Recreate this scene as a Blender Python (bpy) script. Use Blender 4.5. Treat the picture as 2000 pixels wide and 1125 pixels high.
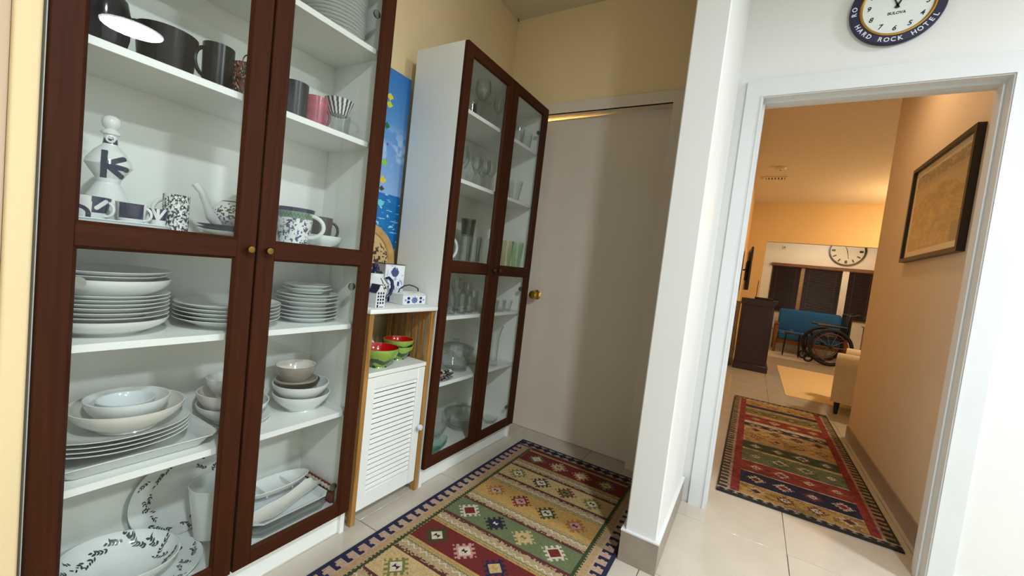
import bpy, bmesh, math, random
import numpy as np
from mathutils import Matrix, Vector
random.seed(7)
PI = math.pi
scene = bpy.context.scene
for o in list(bpy.data.objects):
    bpy.data.objects.remove(o, do_unlink=True)
COL = scene.collection

def lin(c):
    return tuple((x / 12.92 if x <= 0.04045 else ((x + 0.055) / 1.055) ** 2.4) for x in c)
def hx(h):
    h = h.lstrip('#')
    return lin(tuple(int(h[i:i + 2], 16) / 255 for i in (0, 2, 4)))

# ------------------------------------------------------------------ camera
CAM = (1.1874, -0.2089, 1.0708); YAW, PIT, ROL, FPX = 0.5339, -0.0567, 0.1147, 798.5
cd = bpy.data.cameras.new('camera'); cam = bpy.data.objects.new('camera', cd); COL.objects.link(cam)
d_ = Vector((-math.sin(YAW) * math.cos(PIT), math.cos(YAW) * math.cos(PIT), math.sin(PIT)))
r0 = Vector((math.cos(YAW), math.sin(YAW), 0)); u0 = r0.cross(d_)
r_ = math.cos(ROL) * r0 + math.sin(ROL) * u0; u_ = -math.sin(ROL) * r0 + math.cos(ROL) * u0
mw = Matrix((r_, u_, -d_)).transposed().to_4x4(); mw.translation = Vector(CAM)
cam.matrix_world = mw
cd.sensor_width = 36.0; cd.lens = FPX / 2000 * 36.0; cd.clip_start = 0.02; cd.clip_end = 100
scene.camera = cam

# ------------------------------------------------------------------ world, exposure
w = bpy.data.worlds.new('world'); scene.world = w; w.use_nodes = True
w.node_tree.nodes['Background'].inputs[0].default_value = (0.02, 0.025, 0.04, 1)
w.node_tree.nodes['Background'].inputs[1].default_value = 0.3
vs = scene.view_settings
vs.view_transform = 'Standard'; vs.look = 'None'; vs.gamma = 1.0; vs.use_curve_mapping = False
vs.exposure = 0.20
cy = scene.cycles
cy.max_bounces = 10; cy.diffuse_bounces = 4; cy.glossy_bounces = 4; cy.transmission_bounces = 8
cy.transparent_max_bounces = 28; cy.use_denoising = True
cy.caustics_reflective = False; cy.caustics_refractive = False
cy.sample_clamp_indirect = 20.0

def area_lamp(name, loc, size, power, color, rot=(0, 0, 0)):
    l = bpy.data.lights.new(name, 'AREA'); l.shape = 'DISK'; l.size = size; l.energy = power; l.color = color
    o = bpy.data.objects.new(name, l); COL.objects.link(o); o.location = loc; o.rotation_euler = rot
    return o
COOL = (0.85, 0.96, 1.09); WARM = (1.0, 0.63, 0.31)
LAMP_A = (3.45, 1.07, 2.665); LAMP_B = (2.12, -0.35, 2.665); FILL_C = (3.5, -1.3, 2.665)
PW_A, PW_B, PW_FILL_C, PW_LIV, PW_SUN, PW_HALL_FILL = 73, 54, 14, 58, 11, 5

# ------------------------------------------------------------------ materials
def new_mat(name):
    m = bpy.data.materials.new(name); m.use_nodes = True
    nt = m.node_tree; b = nt.nodes['Principled BSDF']
    return m, nt, b
def mat(name, col, rough=0.5, var=0.0, scale=20, bump=0.0, bscale=None, stretch=(1, 1, 1), metal=0.0, spec=0.5, coat=0.0, col2=None, detail=4):
    m, nt, b = new_mat(name)
    c = hx(col) if isinstance(col, str) else col
    b.inputs['Base Color'].default_value = (*c, 1)
    b.inputs['Roughness'].default_value = rough; b.inputs['Metallic'].default_value = metal
    b.inputs['Specular IOR Level'].default_value = spec; b.inputs['Coat Weight'].default_value = coat
    b.inputs['Coat Roughness'].default_value = 0.08
    tc = nt.nodes.new('ShaderNodeTexCoord'); mp = nt.nodes.new('ShaderNodeMapping')
    mp.inputs['Scale'].default_value = stretch
    nt.links.new(tc.outputs['Object'], mp.inputs['Vector'])
    nz = nt.nodes.new('ShaderNodeTexNoise'); nz.inputs['Scale'].default_value = scale; nz.inputs['Detail'].default_value = detail
    nt.links.new(mp.outputs['Vector'], nz.inputs['Vector'])
    if var or col2:
        c2 = hx(col2) if col2 else tuple(x * (1 - var) for x in c)
        c1 = c if col2 else tuple(min(1, x * (1 + var * 0.5)) for x in c)
        rp = nt.nodes.new('ShaderNodeValToRGB'); rp.color_ramp.elements[0].position = 0.32; rp.color_ramp.elements[1].position = 0.68
        rp.color_ramp.elements[0].color = (*c2, 1); rp.color_ramp.elements[1].color = (*c1, 1)
        nt.links.new(nz.outputs['Fac'], rp.inputs['Fac']); nt.links.new(rp.outputs['Color'], b.inputs['Base Color'])
    if bump:
        n2 = nt.nodes.new('ShaderNodeTexNoise'); n2.inputs['Scale'].default_value = bscale or scale; n2.inputs['Detail'].default_value = 3
        nt.links.new(mp.outputs['Vector'], n2.inputs['Vector'])
        bp = nt.nodes.new('ShaderNodeBump'); bp.inputs['Strength'].default_value = bump; bp.inputs['Distance'].default_value = 0.004
        nt.links.new(n2.outputs['Fac'], bp.inputs['Height']); nt.links.new(bp.outputs['Normal'], b.inputs['Normal'])
    return m
def vmat(name, rough=0.5, coat=0.0, bump=0.0, bscale=200):
    m, nt, b = new_mat(name)
    a = nt.nodes.new('ShaderNodeAttribute'); a.attribute_name = 'Col'
    nt.links.new(a.outputs['Color'], b.inputs['Base Color'])
    b.inputs['Roughness'].default_value = rough; b.inputs['Coat Weight'].default_value = coat
    if bump:
        tc = nt.nodes.new('ShaderNodeTexCoord'); n2 = nt.nodes.new('ShaderNodeTexNoise'); n2.inputs['Scale'].default_value = bscale
        nt.links.new(tc.outputs['Object'], n2.inputs['Vector'])
        bp = nt.nodes.new('ShaderNodeBump'); bp.inputs['Strength'].default_value = bump; bp.inputs['Distance'].default_value = 0.004
        nt.links.new(n2.outputs['Fac'], bp.inputs['Height']); nt.links.new(bp.outputs['Normal'], b.inputs['Normal'])
    return m
def thin_glass(name, tint, ior=1.45, rough=0.0, edge=0.0):
    m = bpy.data.materials.new(name); m.use_nodes = True; nt = m.node_tree
    for n in list(nt.nodes):
        if n.type != 'OUTPUT_MATERIAL': nt.nodes.remove(n)
    out = [n for n in nt.nodes][0]
    t = nt.nodes.new('ShaderNodeBsdfTransparent'); t.inputs[0].default_value = (*tint, 1)
    if edge:   # a longer slanted path through the wall absorbs more
        lw = nt.nodes.new('ShaderNodeLayerWeight'); lw.inputs['Blend'].default_value = 0.5
        pw = nt.nodes.new('ShaderNodeMath'); pw.operation = 'POWER'; pw.inputs[1].default_value = 4.0
        mc = nt.nodes.new('ShaderNodeMix'); mc.data_type = 'RGBA'; mc.inputs[6].default_value = (*tint, 1); mc.inputs[7].default_value = (*[c * edge for c in tint], 1)
        nt.links.new(lw.outputs['Facing'], pw.inputs[0]); nt.links.new(pw.outputs[0], mc.inputs[0]); nt.links.new(mc.outputs[2], t.inputs[0])
    g = nt.nodes.new('ShaderNodeBsdfGlossy'); g.inputs['Roughness'].default_value = rough
    # leaving a thin wall is not refracted: keep the same index on both faces
    f = nt.nodes.new('ShaderNodeFresnel'); ge = nt.nodes.new('ShaderNodeNewGeometry'); mi = nt.nodes.new('ShaderNodeMix'); mi.data_type = 'FLOAT'
    mi.inputs[2].default_value = ior; mi.inputs[3].default_value = 1 / ior
    nt.links.new(ge.outputs['Backfacing'], mi.inputs[0]); nt.links.new(mi.outputs[0], f.inputs['IOR'])
    mx = nt.nodes.new('ShaderNodeMixShader')
    nt.links.new(f.outputs[0], mx.inputs[0]); nt.links.new(t.outputs[0], mx.inputs[1]); nt.links.new(g.outputs[0], mx.inputs[2])
    nt.links.new(mx.outputs[0], out.inputs['Surface'])
    return m
def emit(name, col, s):
    m = bpy.data.materials.new(name); m.use_nodes = True; nt = m.node_tree; b = nt.nodes['Principled BSDF']
    b.inputs['Emission Color'].default_value = (*col, 1); b.inputs['Emission Strength'].default_value = s
    return m

M = {}
M['cream'] = mat('cream_wall_paint', '#ecd5a4', 0.75, 0.03, 3, 0.06, 60)
M['beige'] = mat('beige_wall_paint', '#cdb497', 0.75, 0.03, 3, 0.06, 60)
M['white_wall'] = mat('white_wall_paint', '#dfdfda', 0.6, 0.02, 3, 0.06, 60)
M['hall_wall'] = mat('hall_wall_paint', '#d6c3a9', 0.7, 0.03, 3, 0.08, 50)
M['living_wall'] = mat('living_wall_paint', '#e3c795', 0.75, 0.03, 3, 0.08, 50)
M['sun_wall'] = mat('sunroom_wall_paint', '#eee6d6', 0.75, 0.03, 3, 0.05, 50)
M['ceil'] = mat('ceiling_paint', '#d9cdb2', 0.85, 0.02, 5, 0.1, 90)
M['popcorn'] = mat('popcorn_ceiling', '#dfd3bd', 0.9, 0.05, 40, 1.0, 42)
M['trimw'] = mat('white_gloss_trim', '#d6d8d6', 0.5, 0.02, 8, 0.05, 30)
M['door_paint'] = mat('off_white_door_paint', '#dfd2c0', 0.55, 0.02, 4, 0.03, 40)
M['tile'] = mat('polished_beige_tile', '#c3b9a7', 0.13, 0.06, 6, 0.0, spec=0.5)
M['grout'] = mat('grout', '#b5aa98', 0.8, 0.1, 60)
M['suntile'] = mat('pale_sunroom_tile', '#dfd2ba', 0.3, 0.05, 5)
M['skirt'] = mat('taupe_skirting_tile', '#96897a', 0.35, 0.08, 25)
M['lam'] = mat('white_laminate', '#eceee6', 0.42, 0.01, 4)
M['lam_back'] = mat('white_back_panel', '#e6e8de', 0.55, 0.01, 4)
M['brown'] = mat('dark_brown_stained_frame', '#40200f', 0.55, 0.22, 9, 0.10, 40, (9, 9, 0.5), spec=0.1)
M['brown_h'] = mat('dark_brown_stained_rail', '#40200f', 0.55, 0.22, 9, 0.10, 40, (9, 0.5, 9), spec=0.1)
M['brass'] = mat('antique_brass', '#8a6a35', 0.3, 0.2, 60, metal=1.0)
M['gold'] = mat('polished_brass', '#c9a548', 0.16, 0.05, 40, metal=1.0)
M['steel'] = mat('dark_hinge_metal', '#8d8c84', 0.45, 0.1, 80, metal=1.0)
M['pane'] = thin_glass('clear_door_glass', (0.98, 0.99, 0.985), 1.36)
M['glass'] = thin_glass('clear_drinking_glass', (0.965, 0.975, 0.97), 1.55, 0.0, 0.35)
M['glass_grey'] = thin_glass('smoked_grey_glass', (0.60, 0.60, 0.55), 1.5, 0.0, 0.4)
M['glass_green'] = thin_glass('green_tinted_glass', (0.90, 0.965, 0.87), 1.5, 0.0, 0.4)
M['glass_amber'] = thin_glass('amber_tinted_glass', (0.975, 0.95, 0.86), 1.5, 0.0, 0.4)
M['glass_aqua'] = thin_glass('aqua_tinted_glass', (0.80, 0.92, 0.89), 1.5, 0.0, 0.4)
M['cer'] = mat('white_porcelain', '#dfe2dc', 0.12, 0.0, coat=0.3)
M['cer2'] = mat('cool_white_porcelain', '#d9dfdd', 0.12, 0.0, coat=0.3)
M['cream_cer'] = mat('cream_stoneware', '#dcd8cc', 0.2, 0.02, 40, coat=0.2)
M['taupe_cer'] = mat('taupe_stoneware', '#9d8e7c', 0.3, 0.04, 60)
M['dark_cer'] = mat('charcoal_stoneware', '#1e1d1c', 0.3, 0.1, 40, spec=.3)
M['brown_cer'] = mat('brown_stoneware', '#4a4038', 0.3, 0.1, 40)
M['blackgl'] = mat('black_glaze', '#0b0c0e', 0.25, 0.1, 30, spec=.25)
M['bluegl'] = mat('dark_blue_glass_glaze', '#0a1020', 0.12, 0.15, 30, spec=.4)
M['navy'] = mat('navy_glaze', '#1b2040', 0.12, 0.1, 40, coat=0.4)
M['wood'] = mat('honey_bamboo_wood', '#b98a4a', 0.45, 0.25, 7, 0.05, 40, (8, 8, 0.6), col2='#8f622c')
M['wood_l'] = mat('pale_turned_wood', '#c9a468', 0.5, 0.2, 12, 0.05, 40, col2='#a97f45')
M['darkwood'] = mat('espresso_wood', '#2c1610', 0.32, 0.2, 8, 0.05, 40, (6, 6, 0.6))
M['oak'] = mat('oak_sofa_frame', '#8a5326', 0.4, 0.2, 8, 0, None, (4, 4, 1))
M['blind'] = mat('dark_brown_blind', '#33231a', 0.4, 0.15, 20)
M['mull'] = mat('tan_window_post', '#a98a66', 0.6, 0.3, 40)
M['walnut'] = mat('walnut_valance', '#7a4a2c', 0.45, 0.2, 10)
M['bluefab'] = mat('blue_sofa_fabric', '#1e5d94', 0.85, 0.1, 60, 0.3, 300)
M['beigefab'] = mat('beige_armchair_fabric', '#cdbb98', 0.9, 0.06, 50, 0.3, 300)
M['black'] = mat('black_plastic', '#0d0d0e', 0.35, 0.1, 40)
M['rubber'] = mat('black_rubber', '#15110f', 0.6, 0.1, 60)
M['blackframe'] = mat('black_picture_frame', '#1e1812', 0.35, 0.15, 30)
M['matboard'] = mat('cream_mat_board', '#e4dac6', 0.8, 0.02, 30)
M['rugbeige'] = mat('plain_beige_rug', '#e2c795', 0.95, 0.06, 30, 0.4, 250)
M['leaf'] = mat('green_leaves', '#3f5a2c', 0.6, 0.3, 30)
M['pot'] = mat('white_planter', '#e5ded0', 0.4, 0.02, 20)
M['paintcab'] = mat('pale_painted_cabinet', '#dccba6', 0.5, 0.03, 10)
M['blackmark'] = mat('black_print', '#121214', 0.5, 0.05, 30)
M['navyband'] = mat('navy_clock_rim', '#0e0c33', 0.45, 0.05, 30)
M['letter'] = mat('white_lettering', '#d9dde6', 0.5, 0.02, 30)
M['goldring'] = mat('gold_clock_ring', '#b58a3a', 0.3, 0.05, 40, metal=0.8)
M['dial'] = mat('pale_clock_dial', '#dfe6e2', 0.5, 0.02, 20)
M['redcloth'] = mat('red_cloth', '#7c2a20', 0.9, 0.1, 60)
M['wire'] = mat('dark_wire', '#26262a', 0.3, 0.1, 60, metal=0.7)
M['pink'] = mat('dusty_pink_glaze', '#a9525e', 0.2, 0.3, 35, 0.1, 60, coat=0.3)
M['v_cer'] = vmat('painted_porcelain', 0.14, 0.3)
M['v_rug'] = vmat('kilim_weave', 0.95, 0, 0.5, 350)
M['v_print'] = vmat('printed_surface', 0.55)
M['v_wood'] = vmat('burned_wood_picture', 0.6)
M['diff_cool'] = emit('lit_cool_diffuser', (1, 0.96, 0.9), 14)
M['diff_warm'] = emit('lit_warm_diffuser', WARM, 6)

# ------------------------------------------------------------------ mesh helpers
class MB:
    def __init__(s): s.v = []; s.f = []; s.c = []
    def add(s, v, f, c=None):
        o = len(s.v); s.v += [tuple(p) for p in v]; s.f += [tuple(i + o for i in q) for q in f]
        s.c += (c if c is not None else [(1, 1, 1)] * len(f)); return s
    def box(s, x0, x1, y0, y1, z0, z1, bev=0.0, seg=1):
        if bev:
            bm = bmesh.new(); bmesh.ops.create_cube(bm, size=1.0)
            for q in bm.verts:
                q.co = Vector(((x0 + x1) / 2 + q.co.x * (x1 - x0), (y0 + y1) / 2 + q.co.y * (y1 - y0), (z0 + z1) / 2 + q.co.z * (z1 - z0)))
            bmesh.ops.bevel(bm, geom=bm.edges[:], offset=bev, segments=seg, profile=0.5, affect='EDGES')
            bm.verts.index_update()
            s.add([q.co for q in bm.verts], [[q.index for q in fc.verts] for fc in bm.faces]); bm.free(); return s
        v = [(x, y, z) for x in (x0, x1) for y in (y0, y1) for z in (z0, z1)]
        return s.add(v, [(0, 1, 3, 2), (4, 6, 7, 5), (0, 4, 5, 1), (2, 3, 7, 6), (0, 2, 6, 4), (1, 5, 7, 3)])
    def lathe(s, prof, n=40, c=(0, 0, 0), sx=1, sy=1, closed=False, paint=None):
        v = []; f = []; col = []
        m = len(prof); ring = []
        for (r, z) in prof:
            if r < 1e-6: ring.append((len(v),)); v.append((c[0], c[1], c[2] + z))
            else:
                ring.append(tuple(range(len(v), len(v) + n)))
                for k in range(n):
                    a = 2 * PI * k / n; v.append((c[0] + r * sx * math.cos(a), c[1] + r * sy * math.sin(a), c[2] + z))
        for i in range(m if closed else m - 1):
            A, B = ring[i], ring[(i + 1) % m]
            for k in range(n):
                k2 = (k + 1) % n
                if len(A) == 1 and len(B) == 1: continue
                if len(A) == 1: q = (A[0], B[k2], B[k])
                elif len(B) == 1: q = (A[k], A[k2], B[0])
                else: q = (A[k], A[k2], B[k2], B[k])
                f.append(q)
                if paint:
                    pa, pb = prof[i], prof[(i + 1) % m]
                    col.append(paint((k + .5) * 2 * PI / n, (pa[1] + pb[1]) / 2, (pa[0] + pb[0]) / 2, i))
        return s.add(v, f, col if paint else None)
    def tube(s, pts, r, n=8, cap=True, closed=False):
        pts = [Vector(p) for p in pts]; m = len(pts); v = []; f = []; up = None
        rr = r if isinstance(r, (list, tuple)) else [r] * m
        for i, p in enumerate(pts):
            if closed: t = (pts[(i + 1) % m] - pts[i - 1])
            else: t = pts[min(i + 1, m - 1)] - pts[max(i - 1, 0)]
            t.normalize()
            if up is None:
                up = Vector((0, 0, 1)) if abs(t.z) < .9 else Vector((1, 0, 0))
            a = t.cross(up)
            if a.length < 1e-6: a = t.cross(Vector((0, 1, 0)))
            a.normalize(); b = a.cross(t); up = b
            for k in range(n):
                g = 2 * PI * k / n; v.append(p + rr[i] * (math.cos(g) * a + math.sin(g) * b))
        for i in range(m if closed else m - 1):
            for k in range(n):
                f.append((i * n + k, i * n + (k + 1) % n, ((i + 1) % m) * n + (k + 1) % n, ((i + 1) % m) * n + k))
        if cap and not closed:
            f.append(tuple(range(n - 1, -1, -1))); f.append(tuple((m - 1) * n + k for k in range(n)))
        return s.add(v, f)
    def prism(s, poly, axis, a0, a1):
        # poly: 2-d outline in the two other axes (in xyz order)
        n = len(poly); v = []
        for a in (a0, a1):
            for (p, q) in poly:
                v.append({'x': (a, p, q), 'y': (p, a, q), 'z': (p, q, a)}[axis])
        f = [tuple(range(n)), tuple(range(2 * n - 1, n - 1, -1))] + [(k, k + n, (k + 1) % n + n, (k + 1) % n) for k in range(n)]
        return s.add(v, f)
    def build(s, name, m, parent=None, loc=(0, 0, 0), rot=(0, 0, 0), smooth=40, vc=False, kind=None):
        o = bpy.data.objects.new(name, s.mesh(name, m, smooth, vc)); COL.objects.link(o)
        o.location = loc; o.rotation_euler = rot
        if parent: o.parent = parent
        if kind: o['kind'] = kind
        return o
    def mesh(s, name, m, smooth=40, vc=False):
        me = bpy.data.meshes.new(name); me.from_pydata(s.v, [], s.f); me.update()
        bm = bmesh.new(); bm.from_mesh(me); bmesh.ops.recalc_face_normals(bm, faces=bm.faces[:]); bm.to_mesh(me); bm.free()
        me.materials.append(M[m] if isinstance(m, str) else m)
        if smooth:
            me.shade_smooth(); me.set_sharp_from_angle(angle=math.radians(smooth))
        if vc:
            at = me.color_attributes.new('Col', 'FLOAT_COLOR', 'CORNER')
            tot = np.empty(len(me.polygons), dtype=np.int32); me.polygons.foreach_get('loop_total', tot)
            ca = np.ones((len(me.polygons), 4), dtype=np.float32); ca[:, :3] = np.array(s.c, dtype=np.float32)
            at.data.foreach_set('color', np.repeat(ca, tot, axis=0).ravel())
        return me
def link(name, me, parent=None, loc=(0, 0, 0), rot=(0, 0, 0)):
    o = bpy.data.objects.new(name, me); COL.objects.link(o); o.location = loc; o.rotation_euler = rot
    if parent: o.parent = parent
    return o
def tag(o, label, cat, group=None):
    o['label'] = label; o['category'] = cat
    if group: o['group'] = group
    return o
def thing(name, label, cat, loc=(0, 0, 0), rz=0, group=None, rot=None):
    o = bpy.data.objects.new(name, None); COL.objects.link(o); o.location = loc
    o.rotation_euler = rot or (0, 0, rz); o.empty_display_size = 0.05
    return tag(o, label, cat, group)
def struct(name, mb, m, parent=None, label=None, smooth=30):
    o = mb.build(name, m, parent, smooth=smooth)
    if not parent:
        o['kind'] = 'structure'
        if label: o['label'] = label
    return o
def B(*a, **k): return MB().box(*a, **k)
def grid(name, P, nu, nv, color, m, parent=None, loc=(0, 0, 0)):
    """a fine woven or printed sheet: P(u,v)->xyz arrays, color(u,v)->rgb arrays (sRGB 0..1), one colour per cell"""
    u, v = np.meshgrid(np.linspace(0, 1, nu + 1), np.linspace(0, 1, nv + 1), indexing='ij')
    X = np.stack(P(u, v), -1).reshape(-1, 3)
    i, j = np.meshgrid(np.arange(nu), np.arange(nv), indexing='ij'); b = (i * (nv + 1) + j).ravel()
    F = np.stack([b, b + nv + 1, b + nv + 2, b + 1], 1).astype(np.int32)
    me = bpy.data.meshes.new(name); me.vertices.add(len(X)); me.vertices.foreach_set('co', X.astype(np.float32).ravel())
    me.loops.add(F.size); me.loops.foreach_set('vertex_index', F.ravel())
    me.polygons.add(len(F)); me.polygons.foreach_set('loop_start', np.arange(0, F.size, 4, dtype=np.int32))
    me.update(); me.validate()
    uc, vc = (i.ravel() + .5) / nu, (j.ravel() + .5) / nv
    c = np.clip(color(uc, vc), 0, 1); c = np.where(c <= .04045, c / 12.92, ((c + .055) / 1.055) ** 2.4)
    ca = np.ones((len(F), 4), np.float32); ca[:, :3] = c
    at = me.color_attributes.new('Col', 'FLOAT_COLOR', 'CORNER'); at.data.foreach_set('color', np.repeat(ca, 4, axis=0).ravel())
    me.materials.append(M[m])
    return link(name, me, parent, loc)
def rgb(h): h = h.lstrip('#'); return np.array([int(h[i:i + 2], 16) / 255 for i in (0, 2, 4)])
def hash2(a, b): 
    t = np.sin(a * 127.1 + b * 311.7) * 43758.5453; return t - np.floor(t)
def vnoise(x, y):
    xi, yi = np.floor(x), np.floor(y); fx, fy = x - xi, y - yi; fx = fx * fx * (3 - 2 * fx); fy = fy * fy * (3 - 2 * fy)
    return (hash2(xi, yi) * (1 - fx) + hash2(xi + 1, yi) * fx) * (1 - fy) + (hash2(xi, yi + 1) * (1 - fx) + hash2(xi + 1, yi + 1) * fx) * fy

# ================================================================== SETTING
CZ = 2.68
fl = struct('floor', B(-0.6, 5.1, -2.4, 8.36, -0.08, -0.006), 'grout', label='polished beige tiled floor')
tm = B(0.001, 0.489, 0.001, 0.489, -0.0055, 0.0, bev=0.0012).mesh('tile', 'tile')
for i in range(-1, 5):
    for j in range(0, 17):
        x, y = -0.03 + 0.49 * i, 0.39 + 0.49 * j
        if i < 0 and j > 3: continue
        if y > 7.9: continue
        link('tile', tm, fl, (x, y, 0))
struct('floor_sunroom', B(0.9, 3.7, 8.36, 10.0, -0.08, 0.0), 'suntile', label='pale tiled floor of the sunroom')
struct('ceiling', B(-0.6, 5.1, -2.4, 2.12, CZ, CZ + .08), 'ceil')
struct('ceiling_living', B(0.87, 5.1, 2.12, 8.45, CZ, CZ + .08), 'popcorn')
struct('ceiling_sunroom', B(0.8, 3.8, 8.45, 10.1, 2.45, 2.55), 'sun_wall')
struct('wall_left', B(-0.48, -0.38, -0.006, 2.24, 0, CZ), 'cream', label='cream wall behind the cabinets')
struct('wall_left_end', B(-0.48, 0.0, -0.042, -0.006, 0, CZ, bev=0.006, seg=3), 'cream', label='cream wall end beside the near cabinet')
struct('wall_kitchen_left', B(-0.5, -0.014, -2.4, -0.043, 0, CZ), 'beige')
struct('wall_kitchen_rear', B(-0.5, 5.1, -2.5, -2.4, 0, CZ), 'white_wall')
struct('wall_kitchen_right', B(5.0, 5.1, -2.4, 8.45, 0, CZ), 'white_wall')
# nook back wall with the closet doorway
struct('wall_back', MB().prism([(-.38, 0), (-.135, 0), (-.135, 2.05), (.698, 2.05), (.698, 0), (.88, 0), (.88, CZ), (-.38, CZ)], 'y', 2.13, 2.23), 'cream', label='cream wall at the end of the nook')
struct('wall_closet', MB().prism([(-.39, 2.23), (-.34, 2.23), (-.34, 2.8), (.82, 2.8), (.82, 2.23), (.87, 2.23), (.87, 2.85), (-.39, 2.85)], 'z', 0, CZ), 'cream')
struct('ceiling_closet', B(-.39, .87, 2.12, 2.85, CZ, CZ + .06), 'ceil')
t = struct('trim_1', MB().prism([(-.20, 0), (-.135, 0), (-.135, 2.037), (.683, 2.037), (.683, 0), (.748, 0), (.748, 2.102), (-.20, 2.102)], 'y', 2.113, 2.13), 'door_paint', label='off-white casing of the closet door')
struct('door_jamb', MB().prism([(-.135, 0), (-.12, 0), (-.12, 2.037), (.683, 2.037), (.683, 0), (.698, 0), (.698, 2.05), (-.135, 2.05)], 'y', 2.114, 2.23), 'door_paint', t)
struct('light_block_strip', B(-.12, .683, 2.214, 2.229, 0, .03), 'door_paint', t)  # unseen strip added to stop closet light leaking under the door
d = struct('door_1', MB().prism([(-.117, .002), (.680, .002), (.680, 2.0355), (.34, 2.0345), (-.117, 2.0255)], 'y', 2.192, 2.210), 'door_paint', label='plain off-white closet door at the end of the nook')
k = MB().lathe([(0, 0), (.03, 0), (.031, .004), (.024, .009), (.011, .012), (.0105, .03), (.017, .036), (.0265, .045), (.029, .056), (.024, .067), (.012, .072), (0, .073)], 28)
k.build('door_knob', 'gold', d, (-.037, 2.192, .893), (PI / 2, 0, 0))
# pillar
struct('wall_pillar', B(.88, .995, 1.36, 2.13, 0, CZ, bev=.004), 'white_wall', label='white end of the partition wall between nook and doorway')
sk = struct('baseboard_pillar', MB().prism([(.868, 1.349), (1.006, 1.349), (1.006, 1.985), (.9951, 1.985), (.9951, 1.3599), (.8799, 1.3599), (.8799, 2.10), (.868, 2.10)], 'z', 0, .117), 'skirt', label='taupe tile skirting around the partition wall')
struct('skirting_cap', MB().prism([(.8665, 1.3475), (1.0075, 1.3475), (1.0075, 1.985), (.9951, 1.985), (.9951, 1.3599), (.8799, 1.3599), (.8799, 2.10), (.8665, 2.10)], 'z', .117, .1225), 'trimw', sk)
# clock wall with the doorway
struct('wall_front', MB().prism([(.995, 0), (1.09, 0), (1.09, 1.98), (1.905, 1.98), (1.905, 0), (5.0, 0), (5.0, CZ), (.995, CZ)], 'y', 2.0, 2.12), 'white_wall', label='white wall with the doorway and the round clock')
t = struct('trim_2', MB().prism([(1.035, 0), (1.103, 0), (1.103, 1.967), (1.892, 1.967), (1.892, 0), (1.962, 0), (1.962, 2.046), (1.035, 2.046)], 'y', 1.983, 2.0), 'trimw', label='white gloss casing around the open doorway')
struct('jamb_lining', MB().prism([(1.09, 0), (1.107, 0), (1.107, 1.963), (1.888, 1.963), (1.888, 0), (1.905, 0), (1.905, 1.98), (1.09, 1.98)], 'y', 1.986, 2.122), 'trimw', t)
struct('casing_bead', MB().prism([(1.098, 0), (1.103, 0), (1.103, 1.967), (1.892, 1.967), (1.892, 0), (1.897, 0), (1.897, 1.972), (1.098, 1.972)], 'y', 1.979, 1.983), 'trimw', t)
struct('door_stop', MB().prism([(1.107, 0), (1.116, 0), (1.116, 1.953), (1.879, 1.953), (1.879, 0), (1.888, 0), (1.888, 1.963), (1.107, 1.963)], 'y', 2.035, 2.075), 'trimw', t)
struct('casing_far', MB().prism([(1.035, 0), (1.103, 0), (1.103, 1.967), (1.892, 1.967), (1.892, 0), (1.9495, 0), (1.9495, 2.046), (1.035, 2.046)], 'y', 2.12, 2.135), 'trimw', t)
sk = struct('baseboard_front', B(1.963, 4.99, 1.99, 2.0, 0, .085), 'skirt', label='taupe skirting right of the doorway')
struct('skirting_cap', B(1.963, 4.99, 1.988, 2.0, .085, .09), 'trimw', sk)
# hall and living room
struct('wall_hall_right', B(1.96, 2.06, 2.12, 4.0, 0, CZ, bev=.004), 'hall_wall', label='tan hall wall carrying the framed print')
struct('baseboard_hall', B(1.95, 1.96, 2.136, 4.0, 0, .10), 'skirt', label='taupe skirting along the hall wall')
struct('wall_living_left', B(.87, .97, 2.12, 8.35, 0, CZ), 'living_wall')
struct('wall_living_far', MB().prism([(.87, 0), (1.25, 0), (1.25, 2.0), (3.65, 2.0), (3.65, 0), (5.0, 0), (5.0, CZ), (.87, CZ)], 'y', 8.35, 8.45), 'living_wall', label='warm lit wall with the wide opening to the sunroom')
struct('wall_sunroom_left', B(.8, .9, 8.45, 10.1, 0, 2.45), 'sun_wall')
struct('wall_sunroom_right', B(3.7, 3.8, 8.45, 10.1, 0, 2.45), 'sun_wall')
struct('wall_sunroom_back', MB().prism([(.9, 0), (3.7, 0), (3.7, 2.45), (.9, 2.45), (.9, 1.70), (3.12, 1.70), (3.12, .72), (1.43, .72), (1.43, 1.699), (.9, 1.699)], 'y', 10.0, 10.1), 'sun_wall', label='pale sunroom wall with the blinds and a round clock')
wf = struct('window_1', MB().prism([(1.43, .72), (3.12, .72), (3.12, 1.70), (1.43, 1.70), (1.43, .73), (1.46, .76), (1.46, 1.67), (3.09, 1.67), (3.09, .76), (1.46, .755)], 'y', 10.03, 10.08), 'trimw', label='wide dark window of the sunroom')
struct('pane', B(1.46, 3.09, 10.05, 10.055, .76, 1.67), 'pane', wf)
struct('mullion', B(1.93, 2.0, 9.985, 10.08, .72, 1.70), 'mull', wf)
struct('mullion', B(2.60, 2.70, 9.955, 10.08, .72, 1.70), 'sun_wall', wf)
struct('valance', B(1.41, 3.14, 9.94, 10.0, 1.685, 1.745, bev=.003), 'walnut', wf)

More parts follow.
